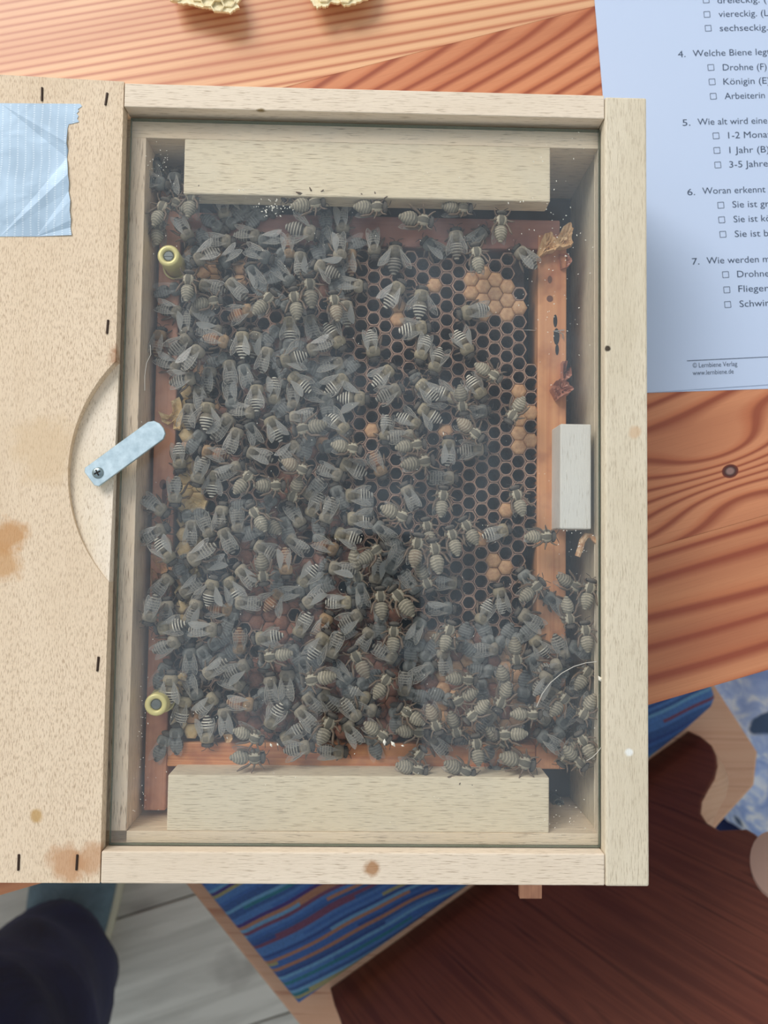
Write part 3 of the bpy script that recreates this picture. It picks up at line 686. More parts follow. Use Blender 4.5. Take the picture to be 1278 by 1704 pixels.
FV = [([(0, 0), (.3, .17), (.62, .27), (.86, .22), (1, .04)], .11), ([(0, -.02), (.3, 0), (.55, .0), (.72, .10), (.8, .22)], .07), ([(.3, 0), (.42, -.22), (.7, -.34), (.9, -.25)], .06), ([(.05, -.05), (.3, -.24), (.55, -.48)], .06), ([(.55, 0), (.6, -.30)], .05), ([(.62, .04), (.7, -.14), (.92, -.06)], .05), ([(.42, -.22), (.44, -.42)], .05), ([(1, .02), (.95, -.16), (.8, -.42), (.6, -.56)], .05)]
HV = [([(0, 0), (.4, .20), (.8, .22), (1, .0)], .09), ([(.1, -.02), (.5, -.12), (.85, -.10)], .05), ([(.1, -.1), (.4, -.38)], .05), ([(1, 0), (.85, -.4), (.5, -.62)], .04)]
fore = wing_me(8.3, 3.1, 'forewing', FV); hind = wing_me(6.0, 2.2, 'hindwing', HV)
def flipped(me, name):
    m = me.copy(); m.name = name
    for v in m.vertices: v.co.y *= -1
    m.flip_normals(); return m
forer, hindr = flipped(fore, 'forewing'), flipped(hind, 'hindwing')
def leg_me(pts, rads):
    bm = tube_bm([Vector(p) * MM for p in pts], [q * MM for q in rads], 5); me = mesh_bm('leg', bm, True); me.materials.append(m_beeleg); return me
LEG = [leg_me([(3.2, .8, -1.2), (4.2, 2.3, -.9), (5.0, 2.9, -1.9), (5.9, 3.2, -2.5)], [.40, .40, .28, .16]),
       leg_me([(2.3, 1.0, -1.3), (2.1, 3.0, -.8), (1.6, 3.9, -1.8), (1.3, 4.8, -2.5)], [.42, .42, .32, .16]),
       leg_me([(1.5, 1.0, -1.2), (-.2, 2.9, -.7), (-2.2, 3.5, -1.5), (-3.6, 4.0, -2.5)], [.45, .46, .52, .18])]
LEGR = [flipped(m, 'leg') for m in LEG]
bm = bmesh.new(); bmesh.ops.create_uvsphere(bm, u_segments=12, v_segments=8, radius=1)
for v in bm.verts: v.co = Vector((4.95 + v.co.x * .75, 1.72 + v.co.y * .66, -.15 + v.co.z * 1.15)) * MM
eye = mesh_bm('eye', bm, True); eye.materials.append(m_eye); eyer = flipped(eye, 'eye')
ant = mesh_bm('antenna', tube_bm([Vector(p) * MM for p in ((5.8, .45, .1), (6.6, .9, .4), (6.9, 1.6, .1), (7.3, 2.6, -.3))], [.12 * MM, .11 * MM, .13 * MM, .1 * MM], 5), True); ant.materials.append(m_ant); antr = flipped(ant, 'antenna')

def make_bee(kind, wings, view):
    e = bpy.data.objects.new('honey_bee', None); col.objects.link(e); e.empty_display_size = .004
    def part(n, me, loc=(0, 0, 0), rot=(0, 0, 0)):
        o = bpy.data.objects.new(n, me); col.objects.link(o); o.parent = e; o.location = Vector(loc) * MM; o.rotation_euler = rot
    part('body', body_me[kind])
    part('eye', eye); part('eye', eyer); part('antenna', ant); part('antenna', antr)
    for k in range(3): part('leg', LEG[k]); part('leg', LEGR[k])
    af, ah = {'f': (4, 10), 'h': (14, 26), 's': (32, 46)}[wings]
    for sgn, fm, hm in ((1, fore, hind), (-1, forer, hindr)):
        a1, a2 = math.radians(af) * -sgn, math.radians(ah) * -sgn
        part('hindwing', hm, (1.7, 1.45 * sgn, 2.2), (.25 * -sgn if wings == 'f' else 0, .03, a2 * 1.0))
        part('forewing', fm, (2.4, 1.55 * sgn, 2.45 + (.12 if sgn > 0 else 0)), (.12 * -sgn if wings == 'f' else 0, .035, a1 * 1.0))
    return e
BEES = """291 281 291 313 d f g 0
282 308 259 304 d h g 0
256 262 262 292 d f g 0
278 330 268 352 v f g 1
278 333 322 353 v f n 2
322 312 318 338 v f g 1
265 358 262 402 v f n 1
320 405 292 362 d f n 2
377 372 369 330 d f n 1
416 362 393 333 d f g 0
393 402 343 402 d f n 1
318 440 366 415 d h n 2
362 447 394 420 d f g 1
440 395 394 390 d f n 1
456 434 410 416 d f g 1
412 437 432 472 d f g 0
468 332 492 321 v f n 1
542 335 484 346 v f n 2
645 347 588 345 v f n 2
533 392 472 376 d s n 2
572 397 567 345 d f n 1
481 438 479 388 d f o 0
499 412 500 458 d f n 1
552 428 538 384 d f g 0
567 440 563 400 d f n 1
582 408 584 452 d f o 1
518 438 556 455 d s n 2
513 457 519 515 v f n 2
612 478 568 475 d f n 1
489 478 496 533 v f n 1
492 478 470 456 d f g 0
458 485 425 520 v f n 2
624 432 622 386 d f n 1
722 372 663 361 v f n 2
659 402 655 458 d s n 1
702 398 736 425 d f g 0
758 378 760 432 d h n 1
790 404 794 430 v f g 1
787 348 750 345 v f n 1
812 378 790 398 d f g 0
834 352 832 405 v f n 2
855 410 893 447 d f n 2
672 466 640 512 d h s 1
703 475 697 531 d s s 1
316 450 312 486 v f g 1
325 472 368 482 d f n 1
374 462 410 497 d f n 1
372 500 338 506 v f n 1
310 525 266 512 d f n 1
312 508 358 535 d f n 1
428 512 378 530 d h o 1
270 543 260 590 d f o 1
322 556 280 590 d h n 2
378 553 336 550 d f n 1
388 573 345 562 d f o 1
341 572 303 617 d f n 2
404 545 403 592 d h s 1
380 592 386 642 d f n 1
352 604 345 655 d f n 1
333 627 282 637 d h n 2
402 600 415 642 d f g 0
450 572 436 618 d f n 1
428 545 420 592 d f n 1
553 484 561 530 v f o 2
575 494 578 545 d f n 1
482 520 483 568 d h s 1
512 518 525 565 d f n 0
573 583 540 537 d h s 1
505 588 545 573 d f n 2
624 602 615 548 d f s 1
580 603 524 615 d f n 1
460 605 500 593 d s s 2
455 682 457 627 d f s 1
477 618 505 642 d h s 1
488 690 490 645 d f n 0
583 622 540 655 d h s 1
658 608 622 640 d h s 1
718 543 663 550 d h s 1
696 605 710 562 d f s 1
719 626 733 578 d h s 1
785 596 758 549 d h s 1
760 524 816 512 d f s 1
834 635 795 610 v f n 2
808 668 778 624 d h s 0
685 616 706 655 d f g 0
672 642 633 662 d h n 2
690 630 718 655 d h s 0
768 667 733 652 d h s 1
318 664 313 712 d h n 1
348 662 341 716 d s s 1
392 686 350 732 d f n 1
400 706 385 746 d f n 2
300 788 297 738 d f s 1
330 748 378 760 d f o 1
324 811 336 773 d f n 1
357 775 352 828 d h s 1
408 772 370 788 d f n 1
424 780 390 822 v f n 2
405 748 447 764 d f n 1
291 845 293 800 d f n 2
280 858 245 832 d f n 2
416 838 432 866 v f g 1
372 834 368 868 d f n 0
398 895 394 845 d f n 1
428 633 427 682 d h s 1
410 698 428 738 d f g 0
444 688 466 732 d h s 1
474 697 520 692 d f n 1
486 718 545 706 v f n 2
583 725 543 688 d h s 1
503 733 470 762 d f n 1
518 788 472 768 v f o 2
603 750 554 740 v f n 1
576 796 530 778 d f n 1
560 767 611 789 d h s 1
567 825 621 824 d h s 1
476 808 430 808 v f n 2
482 842 497 800 v f n 2
503 835 535 800 d f n 0
512 867 533 823 d f s 1
537 877 552 835 d f n 2
616 664 560 662 d s s 1
640 798 619 753 d f o 1
430 852 458 880 v f n 2
691 673 736 702 d s s 1
705 714 664 691 d h s 1
641 741 644 695 d f s 1
697 725 657 728 d f n 1
710 738 663 745 v f n 1
724 764 666 775 v f s 2
747 724 744 776 d f s 1
803 733 760 698 v f o 2
812 747 763 750 d h n 0
763 796 710 795 d f n 1
738 808 733 860 v f n 2
671 802 693 846 d f n 1
818 682 772 688 d f g 0
772 693 766 648 v f n 1
685 866 633 843 v f s 2
844 705 868 668 v f s 2
855 808 868 852 v f n 1
282 875 233 901 d f n 2
291 940 262 900 d h s 2
321 857 318 908 d f n 1
354 902 341 870 d f n 1
366 873 388 920 d f n 1
308 941 362 903 d f n 2
330 948 381 932 d f n 1
289 952 262 984 d f n 1
296 996 334 965 d f n 1
357 957 345 1006 d s s 2
373 955 402 1002 d h s 1
391 938 420 968 d f n 1
332 990 317 1036 d f n 1
395 1017 350 1010 d h o 1
245 1042 258 994 d f n 2
277 992 280 1034 d f n 0
255 1048 304 1038 d h s 1
370 1048 313 1048 d f n 1
418 902 458 924 d h n 1
440 976 434 920 v f n 2
471 889 509 915 d f n 1
477 964 474 912 d f o 1
569 921 520 898 d f o 1
550 884 602 900 d h s 1
570 864 624 861 d h s 1
540 942 580 950 d f n 2
493 980 529 940 d h s 1
500 1012 540 982 d f n 1
593 1003 545 1002 d f s 1
491 1066 514 1020 d f s 1
550 1016 528 1060 d f o 1
548 1048 514 1098 d h s 2
608 1016 565 1042 d h n 1
473 976 443 1014 d s o 1
640 906 612 926 v f g 2
632 975 636 1032 v f n 2
622 1040 598 1078 d f n 1
640 962 670 904 d f g 1
697 886 688 945 v f o 1
707 860 716 902 v f n 2
719 895 730 956 v f n 1
747 874 762 926 v f n 2
768 860 794 906 v f n 1
852 878 806 892 d f s 1
718 985 698 940 v f n 1
768 970 722 968 d f n 1
760 1013 708 1010 d f g 1
650 976 688 1026 v f n 2
706 1022 688 1056 d f g 1
657 1034 654 1086 v f n 2
793 1044 810 1012 d f s 1
700 992 670 952 d f g 0
768 1078 722 1058 v f n 2
752 1032 740 1070 v f g 1
925 892 873 893 v f n 2
905 965 866 998 v f n 2
972 985 930 960 v f s 2
828 970 838 1022 d f s 1
858 1015 906 1045 d f n 1
902 985 940 1018 d f g 0
985 962 975 1005 v f g 1
948 1046 942 998 v f n 2
863 945 882 970 d f g 0
972 1032 978 1080 v f n 1
305 1060 253 1086 d f n 2
285 1114 283 1172 d h s 2
311 1150 297 1208 d f s 1
346 1244 344 1190 d h s 1
334 1130 378 1098 d f n 2
413 1149 372 1128 d f n 1
366 1152 329 1184 d f s 1
420 1100 380 1122 d h n 2
398 1097 398 1048 d f o 1
430 1174 376 1168 d f o 2
371 1170 378 1216 d f n 1
440 1232 390 1214 v f n 1
442 1260 382 1260 v f g 1
418 1064 472 1057 d h s 2
432 1094 488 1086 v f n 2
478 1106 480 1167 d f n 1
448 1118 454 1170 d f n 1
443 1218 468 1172 d h s 1
490 1172 524 1210 d f n 1
462 1236 506 1208 d f s 1
500 1134 560 1124 v f n 2
503 1148 531 1184 d f n 1
528 1146 562 1182 d h n 1
555 1186 530 1240 v f s 2
546 1102 566 1054 d f n 2
585 1076 613 1128 v f o 2
622 1168 586 1150 d f s 1
602 1204 570 1164 d f n 1
570 1195 600 1238 d f n 1
634 1186 600 1176 d f n 0
650 1234 608 1204 v f n 1
524 1240 486 1248 d h n 1
580 1252 534 1250 d f n 0
500 1085 512 1118 d f g 0
672 1166 675 1116 d f n 1
795 1132 744 1128 v f n 2
652 1117 626 1158 v f n 2
662 1175 704 1204 v f n 2
714 1216 658 1216 v f n 2
747 1172 792 1150 v f n 2
732 1222 718 1186 v f o 1
765 1234 752 1192 v f n 2
773 1202 806 1172 v f n 1
790 1220 794 1256 v f n 1
826 1178 800 1212 d f n 0
837 1079 784 1080 d f n 1
861 1114 855 1060 v f n 2
846 1160 832 1106 v f n 2
876 1082 892 1112 d f g 0
916 1112 890 1158 d f n 1
926 1136 903 1188 d f n 0
948 1148 922 1182 v f s 1
902 1187 852 1187 v f n 2
822 1222 878 1220 v f n 2
940 1100 896 1120 d f n 0
962 1202 980 1170 v f s 1
942 1208 914 1232 d f g 0
960 1216 982 1252 v f n 1
986 1104 964 1138 v f g 1
881 1054 912 1092 d h s 1
826 1184 842 1146 v f n 1
890 1216 928 1244 d f g 0
712 1286 658 1272 v f n 2
790 1291 738 1268 v f s 2
706 1242 690 1262 v f g 0
891 1274 826 1256 v f n 2
810 1284 844 1288 d f g 1
976 1280 958 1262 v f g 1
930 1274 948 1252 v f g 1
850 1244 830 1228 v f g 0
596 978 588 915 v f q 2"""
rows = [l.split() for l in BEES.strip().splitlines()]
bees = []
for q in rows:
    hx, hy, tx, ty = map(float, q[:4]); view, wings, kind, lev = q[4], q[5], q[6], int(q[7])
    bees.append(dict(h=(hx, hy), t=(tx, ty), view=view, wings=wings, kind=kind, lev=lev))
# layers between comb face and glass: low on the comb, middle, on the glass
ZL = [-19.2, -15.0, -10.6]
placed = []
def seg_d(a1, b1, a2, b2):
    m = 1e9
    for i in range(5):
        p = a1.lerp(b1, i / 4)
        for j in range(5): m = min(m, (p - a2.lerp(b2, j / 4)).length)
    return m
order = sorted(range(len(bees)), key=lambda i: (bees[i]['lev'], bees[i]['view'] == 'v', i))
for i in order:
    b = bees[i]; want = {0: 0, 1: 0, 2: 1}[b['lev']] if b['view'] == 'd' else (2 if b['lev'] else 1)
    best = None
    cand = [want] + [l for l in ((2, 1, 0) if want == 2 else (1, 2) if want == 0 else (2, 0)) if l != want]
    for l in cand:
        z = ZL[l]; H = at(*b['h'], z); T = at(*b['t'], z); H.z = T.z = RIM + z * MM
        d = (T - H); ln = d.length; lim = (12.3, 14.2)
        if b['kind'] == 'q': lim = (16, 17.5)
        L = min(max(ln * 1000, lim[0]), lim[1]) * MM; d.normalize(); T = H + d * L
        cl = min([seg_d(H, T, q['H'], q['T']) for q in placed if q['l'] == l and (q['H'] - H).length < .03] or [1])
        if best is None or cl > best[0] + .0002: best = (cl, l, H, T, d, L)
        if cl > .0030: break
    _, l, H, T, d, L = best; b.update(H=H, T=T, l=l, L=L, d=d); placed.append(b)
# a few more half-hidden workers in the crowded part, where the photograph is solid with bees
rf = random.Random(21); tries = 0
def dense(px, py): return (290 < px < 590 and 340 < py < 1225) or (px < 640 + (py - 850) * .2 and 850 < py < 1225 and px > 262) or (1060 < py < 1260 and 640 < px < 985)
def free(px, py, z, ang, gap):
    H = at(px, py, z); d = Vector((math.cos(ang), math.sin(ang), 0)); T = H + d * .0125
    return H, T, d, min(((H.lerp(T, .5) - q['H'].lerp(q['T'], .5)) * 1.0).xy.length for q in placed) > gap
def solid(px, py):
    return dense(px, py) and dense(px + 25, py) and dense(px - 15, py) and not (400 < px < 500 and 980 < py < 1060)
while len(bees) < 299 and tries < 6000:
    tries += 1; px, py = rf.uniform(262, 985), rf.uniform(345, 1235); ang = rf.uniform(0, 6.28)
    if not solid(px, py): continue
    H, T, d, ok = free(px, py, ZL[0], ang, .0075)
    if not ok: continue
    tx, ty = project(T); b = dict(h=(px, py), t=(tx, ty), view='d', wings='f', kind='g' if rf.random() < .6 else 'n', lev=0, H=H, T=T, l=0, L=.0125, d=d); bees.append(b); placed.append(b)
protos = {}
def copy_tree(o):
    c = o.copy(); col.objects.link(c)
    for ch in o.children: k = ch.copy(); col.objects.link(k); k.parent = c
    return c
rr = random.Random(3)
for b in bees:
    key = (b['kind'], b['wings'])
    if key not in protos: protos[key] = make_bee(b['kind'], b['wings'], b['view']); e = protos[key]
    else: e = copy_tree(protos[key])
    fw = -b['d']; yaw = math.atan2(fw.y, fw.x); full = 12.4 if b['kind'] != 'q' else 14.6
    s = b['L'] * 1000 / full
    e.location = b['H'] + b['d'] * (6.05 * s * MM)
    roll = rr.uniform(-.22, .22) + (math.pi if b['view'] == 'v' else 0); pit = rr.uniform(-.05, .05) if b['l'] else rr.uniform(-.07, .03)
    e.location.z += rr.uniform(-.4, .4) * MM
    e.rotation_mode = 'QUATERNION'
    e.rotation_quaternion = (Matrix.Rotation(yaw, 3, 'Z') @ Matrix.Rotation(pit, 3, 'Y') @ Matrix.Rotation(roll, 3, 'X')).to_quaternion()
    e.scale = (s, s, s); b['o'] = e
# the rest of the crowd, sunk between the others: one joined piece
fv, ff, fc = [], [], []; src = body_me['g']; tries = nfil = 0
bmf = bmesh.new()
while nfil < 90 and tries < 5000:
    tries += 1; px, py = rf.uniform(262, 985), rf.uniform(345, 1235); ang = rf.uniform(0, 6.28)
    if not solid(px, py): continue
    H, T, d, ok = free(px, py, ZL[0], ang, .0055)
    if not ok: continue
    nfil += 1; placed.append(dict(H=H, T=T, l=0))
    M_ = Matrix.Translation(H + d * .006 + Vector((0, 0, -.0006))) @ Matrix.Rotation(math.atan2(-d.y, -d.x), 4, 'Z')
    n0 = len(bmf.verts); bmf.from_mesh(src); bmf.verts.ensure_lookup_table(); nf0 = len(bmf.faces)
    for v in bmf.verts[n0:]: v.co = M_ @ v.co
    for w_, sg in ((forer, -1), (fore, 1)):
        n0 = len(bmf.verts); k0 = len(bmf.faces); bmf.from_mesh(w_); bmf.verts.ensure_lookup_table(); bmf.faces.ensure_lookup_table()
        for v in bmf.verts[n0:]: v.co = M_ @ (Matrix.Translation((.0024, .0015 * sg, .0026)) @ Matrix.Rotation(-.08 * sg, 4, 'Z') @ v.co)
        for f in bmf.faces[k0:]: f.material_index = 1
link('bee_crowd', mesh_bm('bee_crowd', bmf), [m_bee, m_wing], label='half-hidden honey bees deep between the others on the comb', cat='bees', kind='stuff')
# labels: what it looks like + where it sits, then ordered when still alike
marks = [(278, 430, 'upper brass bushing'), (259, 1173, 'lower brass bushing'), (256, 722, 'tip of the zinc latch'), (610, 320, 'middle of the top block'), (400, 320, 'left end of the top block'), (860, 322, 'right end of the top block'),
         (600, 1290, 'middle of the bottom block'), (370, 1290, 'left end of the bottom block'), (840, 1290, 'right end of the bottom block'), (935, 790, 'upright right block'), (915, 1010, 'lower side bar'), (960, 1150, 'long curved hair'),
         (690, 560, 'upper open cells'), (820, 760, 'right-hand open cells'), (770, 960, 'lower open cells'), (590, 945, 'large queen-like bee'), (450, 1030, 'bare red-brown caps'), (540, 732, 'lone tan cap'), (860, 500, 'tan capped patch'),
         (430, 500, 'dense upper left cluster'), (400, 820, 'dense middle left cluster'), (350, 980, 'dense lower left cluster'), (700, 1140, 'brown capped patch'), (300, 280, 'dark upper left gap'), (450, 620, 'dense left centre')]
DIRS = ['right', 'upper right', 'up', 'upper left', 'left', 'lower left', 'down', 'lower right']
pools = {}
for b in bees:
    cx_, cy_ = (b['h'][0] + b['t'][0]) / 2, (b['h'][1] + b['t'][1]) / 2
    m = min(marks, key=lambda q: math.hypot(q[0] - cx_, q[1] - cy_)); dd = math.hypot(m[0] - cx_, m[1] - cy_)
    a = math.degrees(math.atan2(-(cy_ - m[1]), cx_ - m[0])) % 360; rel = ['right of', 'above right of', 'above', 'above left of', 'left of', 'below left of', 'below', 'below right of'][int((a + 22.5) // 45) % 8]
    hd = math.degrees(math.atan2(-(b['h'][1] - b['t'][1]), b['h'][0] - b['t'][0])) % 360; hd = DIRS[int((hd + 22.5) // 45) % 8]
    look = {'s': 'striped ', 'o': 'orange-brown ', 'g': 'dim ', 'q': 'large yellowish ', 'n': ''}[b['kind']] + ('belly-up ' if b['view'] == 'v' else '') + 'bee'
    if b['kind'] == 'n' and b['view'] == 'd': look = 'brown-grey bee'
    if b['view'] == 'd': look += {'f': '', 'h': ', wings ajar', 's': ', wings spread'}[b['wings']]
    b['lab'] = '%s, head %s, %s%s the %s' % (look, hd, 'just ' if dd < 45 and b['kind'] != 'o' else '', rel, m[2]) if b['kind'] != 'q' else 'large yellowish belly-up queen-like bee in the centre of the dark clear area'
    if len(b['lab'].split()) > 15: b['lab'] = b['lab'].replace('just ', '')
    if len(b['lab'].split()) > 15: b['lab'] = b['lab'].replace(', wings ajar', '')
    pools.setdefault(b['lab'], []).append(b)
for lab, L in pools.items():
    if len(L) > 1:
        L.sort(key=lambda b: b['h'][1] + b['t'][1])
        nm = ['upper', 'lower'] if len(L) == 2 else ['topmost', 'second', 'third', 'fourth', 'fifth', 'sixth'][:len(L)]
        for w, b in zip(nm, L): b['lab'] = w + ' ' + lab
for b in bees: setp(b['o'], label=b['lab'], cat='bee', group='honey bees behind the hive glass')
# ================================================================ DUCT TAPE ON THE BOARD
tn = NT('duct_tape'); tcv = tn.coord((1, 1, 1)); sp = tn.add('ShaderNodeSeparateXYZ'); tn.L(tcv, sp.inputs[0])
wob = tn.noise(tn.coord((25, 60, 1)), 1, 2, .5)
xx = tn.math('ADD', sp.outputs[0], tn.math('MULTIPLY', wob, .0022))
st = tn.math('FRACT', tn.math('MULTIPLY', xx, 345)); sl = tn.math('COMPARE', st, .5); sl.node.inputs[2].default_value = .11
yy = tn.math('GREATER_THAN', tn.math('FRACT', tn.math('MULTIPLY', sp.outputs[1], 1150)), .45)
dots = tn.math('MULTIPLY', sl, yy)
cr = tn.noise(tn.coord((70, 70, 70)), 1, 2.5, .5, .6)
tn.base(tn.mix(tn.math('MULTIPLY', dots, .35), tn.ramp(cr, [(.3, srgb(136, 158, 176)), (.7, srgb(160, 182, 200))]), srgb(216, 226, 232)))
tn.set(Roughness=.42, Metallic=.15); tn.bump(tn.math('ADD', tn.math('MULTIPLY', cr, 1.5), tn.math('MULTIPLY', dots, .4)), .45, .0005)
edge = [(-130, 168), (0, 171), (133, 172), (136, 176), (129, 181), (131, 184), (127, 188), (130, 192), (128, 197), (131, 202), (120, 205), (114, 206), (112, 212), (112, 225), (111, 238), (113, 250), (111, 262), (113, 276), (113, 290), (115, 304), (114, 318), (117, 334), (116, 350), (118, 366), (117, 378), (119, 391), (60, 393), (0, 393), (-130, 394)]
bm = bmesh.new(); rt = random.Random(2)
tp = [at(x, y, .45) for x, y in edge]
loc0 = at(0, 280, .2)
top = [Vector((p.x - loc0.x, p.y - loc0.y, .00018 + (rt.uniform(0, .0006) if 12 < i < 26 else 0))) for i, p in enumerate(tp)]
prism_bm(top, [Vector((v.x, v.y, v.z - .00016)) for v in top], 0, bm)
bmesh.ops.triangulate(bm, faces=[f for f in bm.faces if len(f.verts) > 6])
link('duct_tape', mesh_bm('duct_tape', bm), tn.m, loc=(loc0.x, loc0.y, RIM), label='strip of silvery blue duct tape with torn edge on the hive cover board', cat='tape')

# ================================================================ WORKSHEET
m_paper = plain('white_paper', srgb(196, 210, 234), .85); m_ink = plain('grey_ink', srgb(60, 74, 96), .8)
pc = at(1046, 655, TZ); pr = at(1278, 647, TZ); ang = math.atan2(pr.y - pc.y, pr.x - pc.x)
def sheet(name, corner, ang, z, cl=.0002, parent=None):
    e = Vector((math.cos(ang), math.sin(ang), 0)); n = Vector((-math.sin(ang), math.cos(ang), 0)); c = Vector((corner.x, corner.y, RIM + z * MM))
    W_, H_, t_ = .21, .297, Vector((0, 0, .00008)); r4 = [c, c + e * W_, c + e * W_ + n * H_, c + n * H_]
    bm = prism_bm([p + t_ for p in r4], r4)
    return bm
lp = tuple(Vector((pc.x, pc.y, RIM + (TZ + .1) * MM)))
paper = empty('worksheet', lp, label='printed German bee quiz worksheet on two white sheets, tucked under the hive corner', cat='paper')
bx = Vector((pc.x, pc.y, 0))
lo = link('lower_sheet', mesh_bm('lower_sheet', sheet('s', pc, ang, TZ + .10, .00002)), m_paper, paper)
c2 = at(1046, 655.5, TZ + .4); c2b = at(1278, 640, TZ + .4); ang2 = math.atan2(c2b.y - c2.y, c2b.x - c2.x)
up = link('upper_sheet', mesh_bm('upper_sheet', sheet('s', c2, ang2, TZ + .42, .00004)), m_paper, paper)
ZT = TZ + .56
def text(s, x0, y0, x1, y1, size=.0044, bold=0):
    cu = bpy.data.curves.new('t', 'FONT'); cu.body = s; cu.size = 1; cu.resolution_u = 3; cu.offset = bold
    o = bpy.data.objects.new('t', cu); col.objects.link(o)
    dg = bpy.context.evaluated_depsgraph_get(); me = bpy.data.meshes.new_from_object(o.evaluated_get(dg)); bpy.data.objects.remove(o)
    xs = [v.co.x for v in me.vertices]; mn, mxx = min(xs), max(xs)
    A, B = at(x0, y0, ZT), at(x1, y1, ZT); d_ = (B - A); L = d_.length; d_.normalize(); n_ = Vector((-d_.y, d_.x, 0)); kx = L / (mxx - mn)
    for v in me.vertices: q = A + d_ * ((v.co.x - mn) * kx) + n_ * (v.co.y * size); v.co = (q.x, q.y, RIM + ZT * MM)
    me.name = 'printed_text'; link('printed_text', me, m_ink, up, loc=tuple(-parent_loc(up)))
for a_ in [('dreieckig. (', 1194, 5.5, 1276, 4), ('viereckig. (L', 1196, 28.5, 1279, 26.5), ('sechseckig.', 1198, 52, 1278, 50.5), ('4.', 1128.5, 95.5, 1141, 94.8), ('Welche Biene legt', 1153, 94, 1282, 91), ('Drohne (F)', 1203, 117.3, 1276, 116), ('Königin (E)', 1204, 141, 1281, 139),
           ('Arbeiterin', 1206, 165, 1273, 163.5), ('5.', 1136, 209.5, 1149, 209), ('Wie alt wird eine', 1161, 208, 1277, 205.5), ('1-2 Monat', 1212, 230.5, 1283, 228.5), ('1 Jahr (B)', 1214, 255, 1280, 253.5), ('3-5 Jahre', 1214, 279, 1278, 277), ('6.', 1144, 325, 1157, 324.5), ('Woran erkennt', 1169, 323, 1274, 320),
           ('Sie ist gr', 1219, 345.5, 1280, 344), ('Sie ist kö', 1221, 370, 1283, 368), ('Sie ist b', 1223, 394.5, 1279, 393), ('7.', 1152, 440.5, 1164, 440), ('Wie werden m', 1176, 439, 1281, 436), ('Drohne', 1227, 461.5, 1280, 460), ('Flieger', 1229, 486, 1279, 484.5), ('Schwir', 1231, 511, 1280, 509)]:
    text(*a_)
text('© Lernbiene Verlag', 1153, 612, 1227, 609, .0031); text('www.lernbiene.de', 1153, 624.5, 1221, 621.5, .0031)
for (x, y) in ((1175, 0), (1176.5, 24), (1178.5, 47), (1183, 112.3), (1185, 136.2), (1187, 160.2), (1191.5, 226), (1193, 250.3), (1194.5, 274.5), (1199.5, 341.5), (1201, 365.8), (1203, 390), (1207.5, 457), (1209.5, 482.3), (1211, 506.8)):
    c_ = at(x, y, ZT); h_ = .00137; bm = bmesh.new()
    for (ax, ay, bx_, by_) in ((-h_, -h_, h_, -h_), (h_, -h_, h_, h_), (h_, h_, -h_, h_), (-h_, h_, -h_, -h_)):
        a1, b1 = Vector((ax, ay, 0)), Vector((bx_, by_, 0)); s_ = (b1 - a1).cross(Vector((0, 0, 1))).normalized() * .00013
        R_ = Matrix.Rotation(ang2, 3, 'Z'); vs = [bm.verts.new(R_ @ q) for q in (a1 - s_, a1 + s_, b1 + s_, b1 - s_)]; bm.faces.new(vs)
    link('tick_box', mesh_bm('tick_box', bm), m_ink, up, loc=tuple(Vector((c_.x, c_.y, RIM + ZT * MM)) - parent_loc(up)))
a1, b1 = at(1143, 600.5, ZT), at(1330, 591.5, ZT); s_ = Vector((-(b1 - a1).y, (b1 - a1).x, 0)).normalized() * .00016
bm = bmesh.new(); bm.faces.new([bm.verts.new(q) for q in (a1 - s_, b1 - s_, b1 + s_, a1 + s_)])
link('footer_rule', mesh_bm('footer_rule', bm), m_ink, up, loc=tuple(-parent_loc(up)))

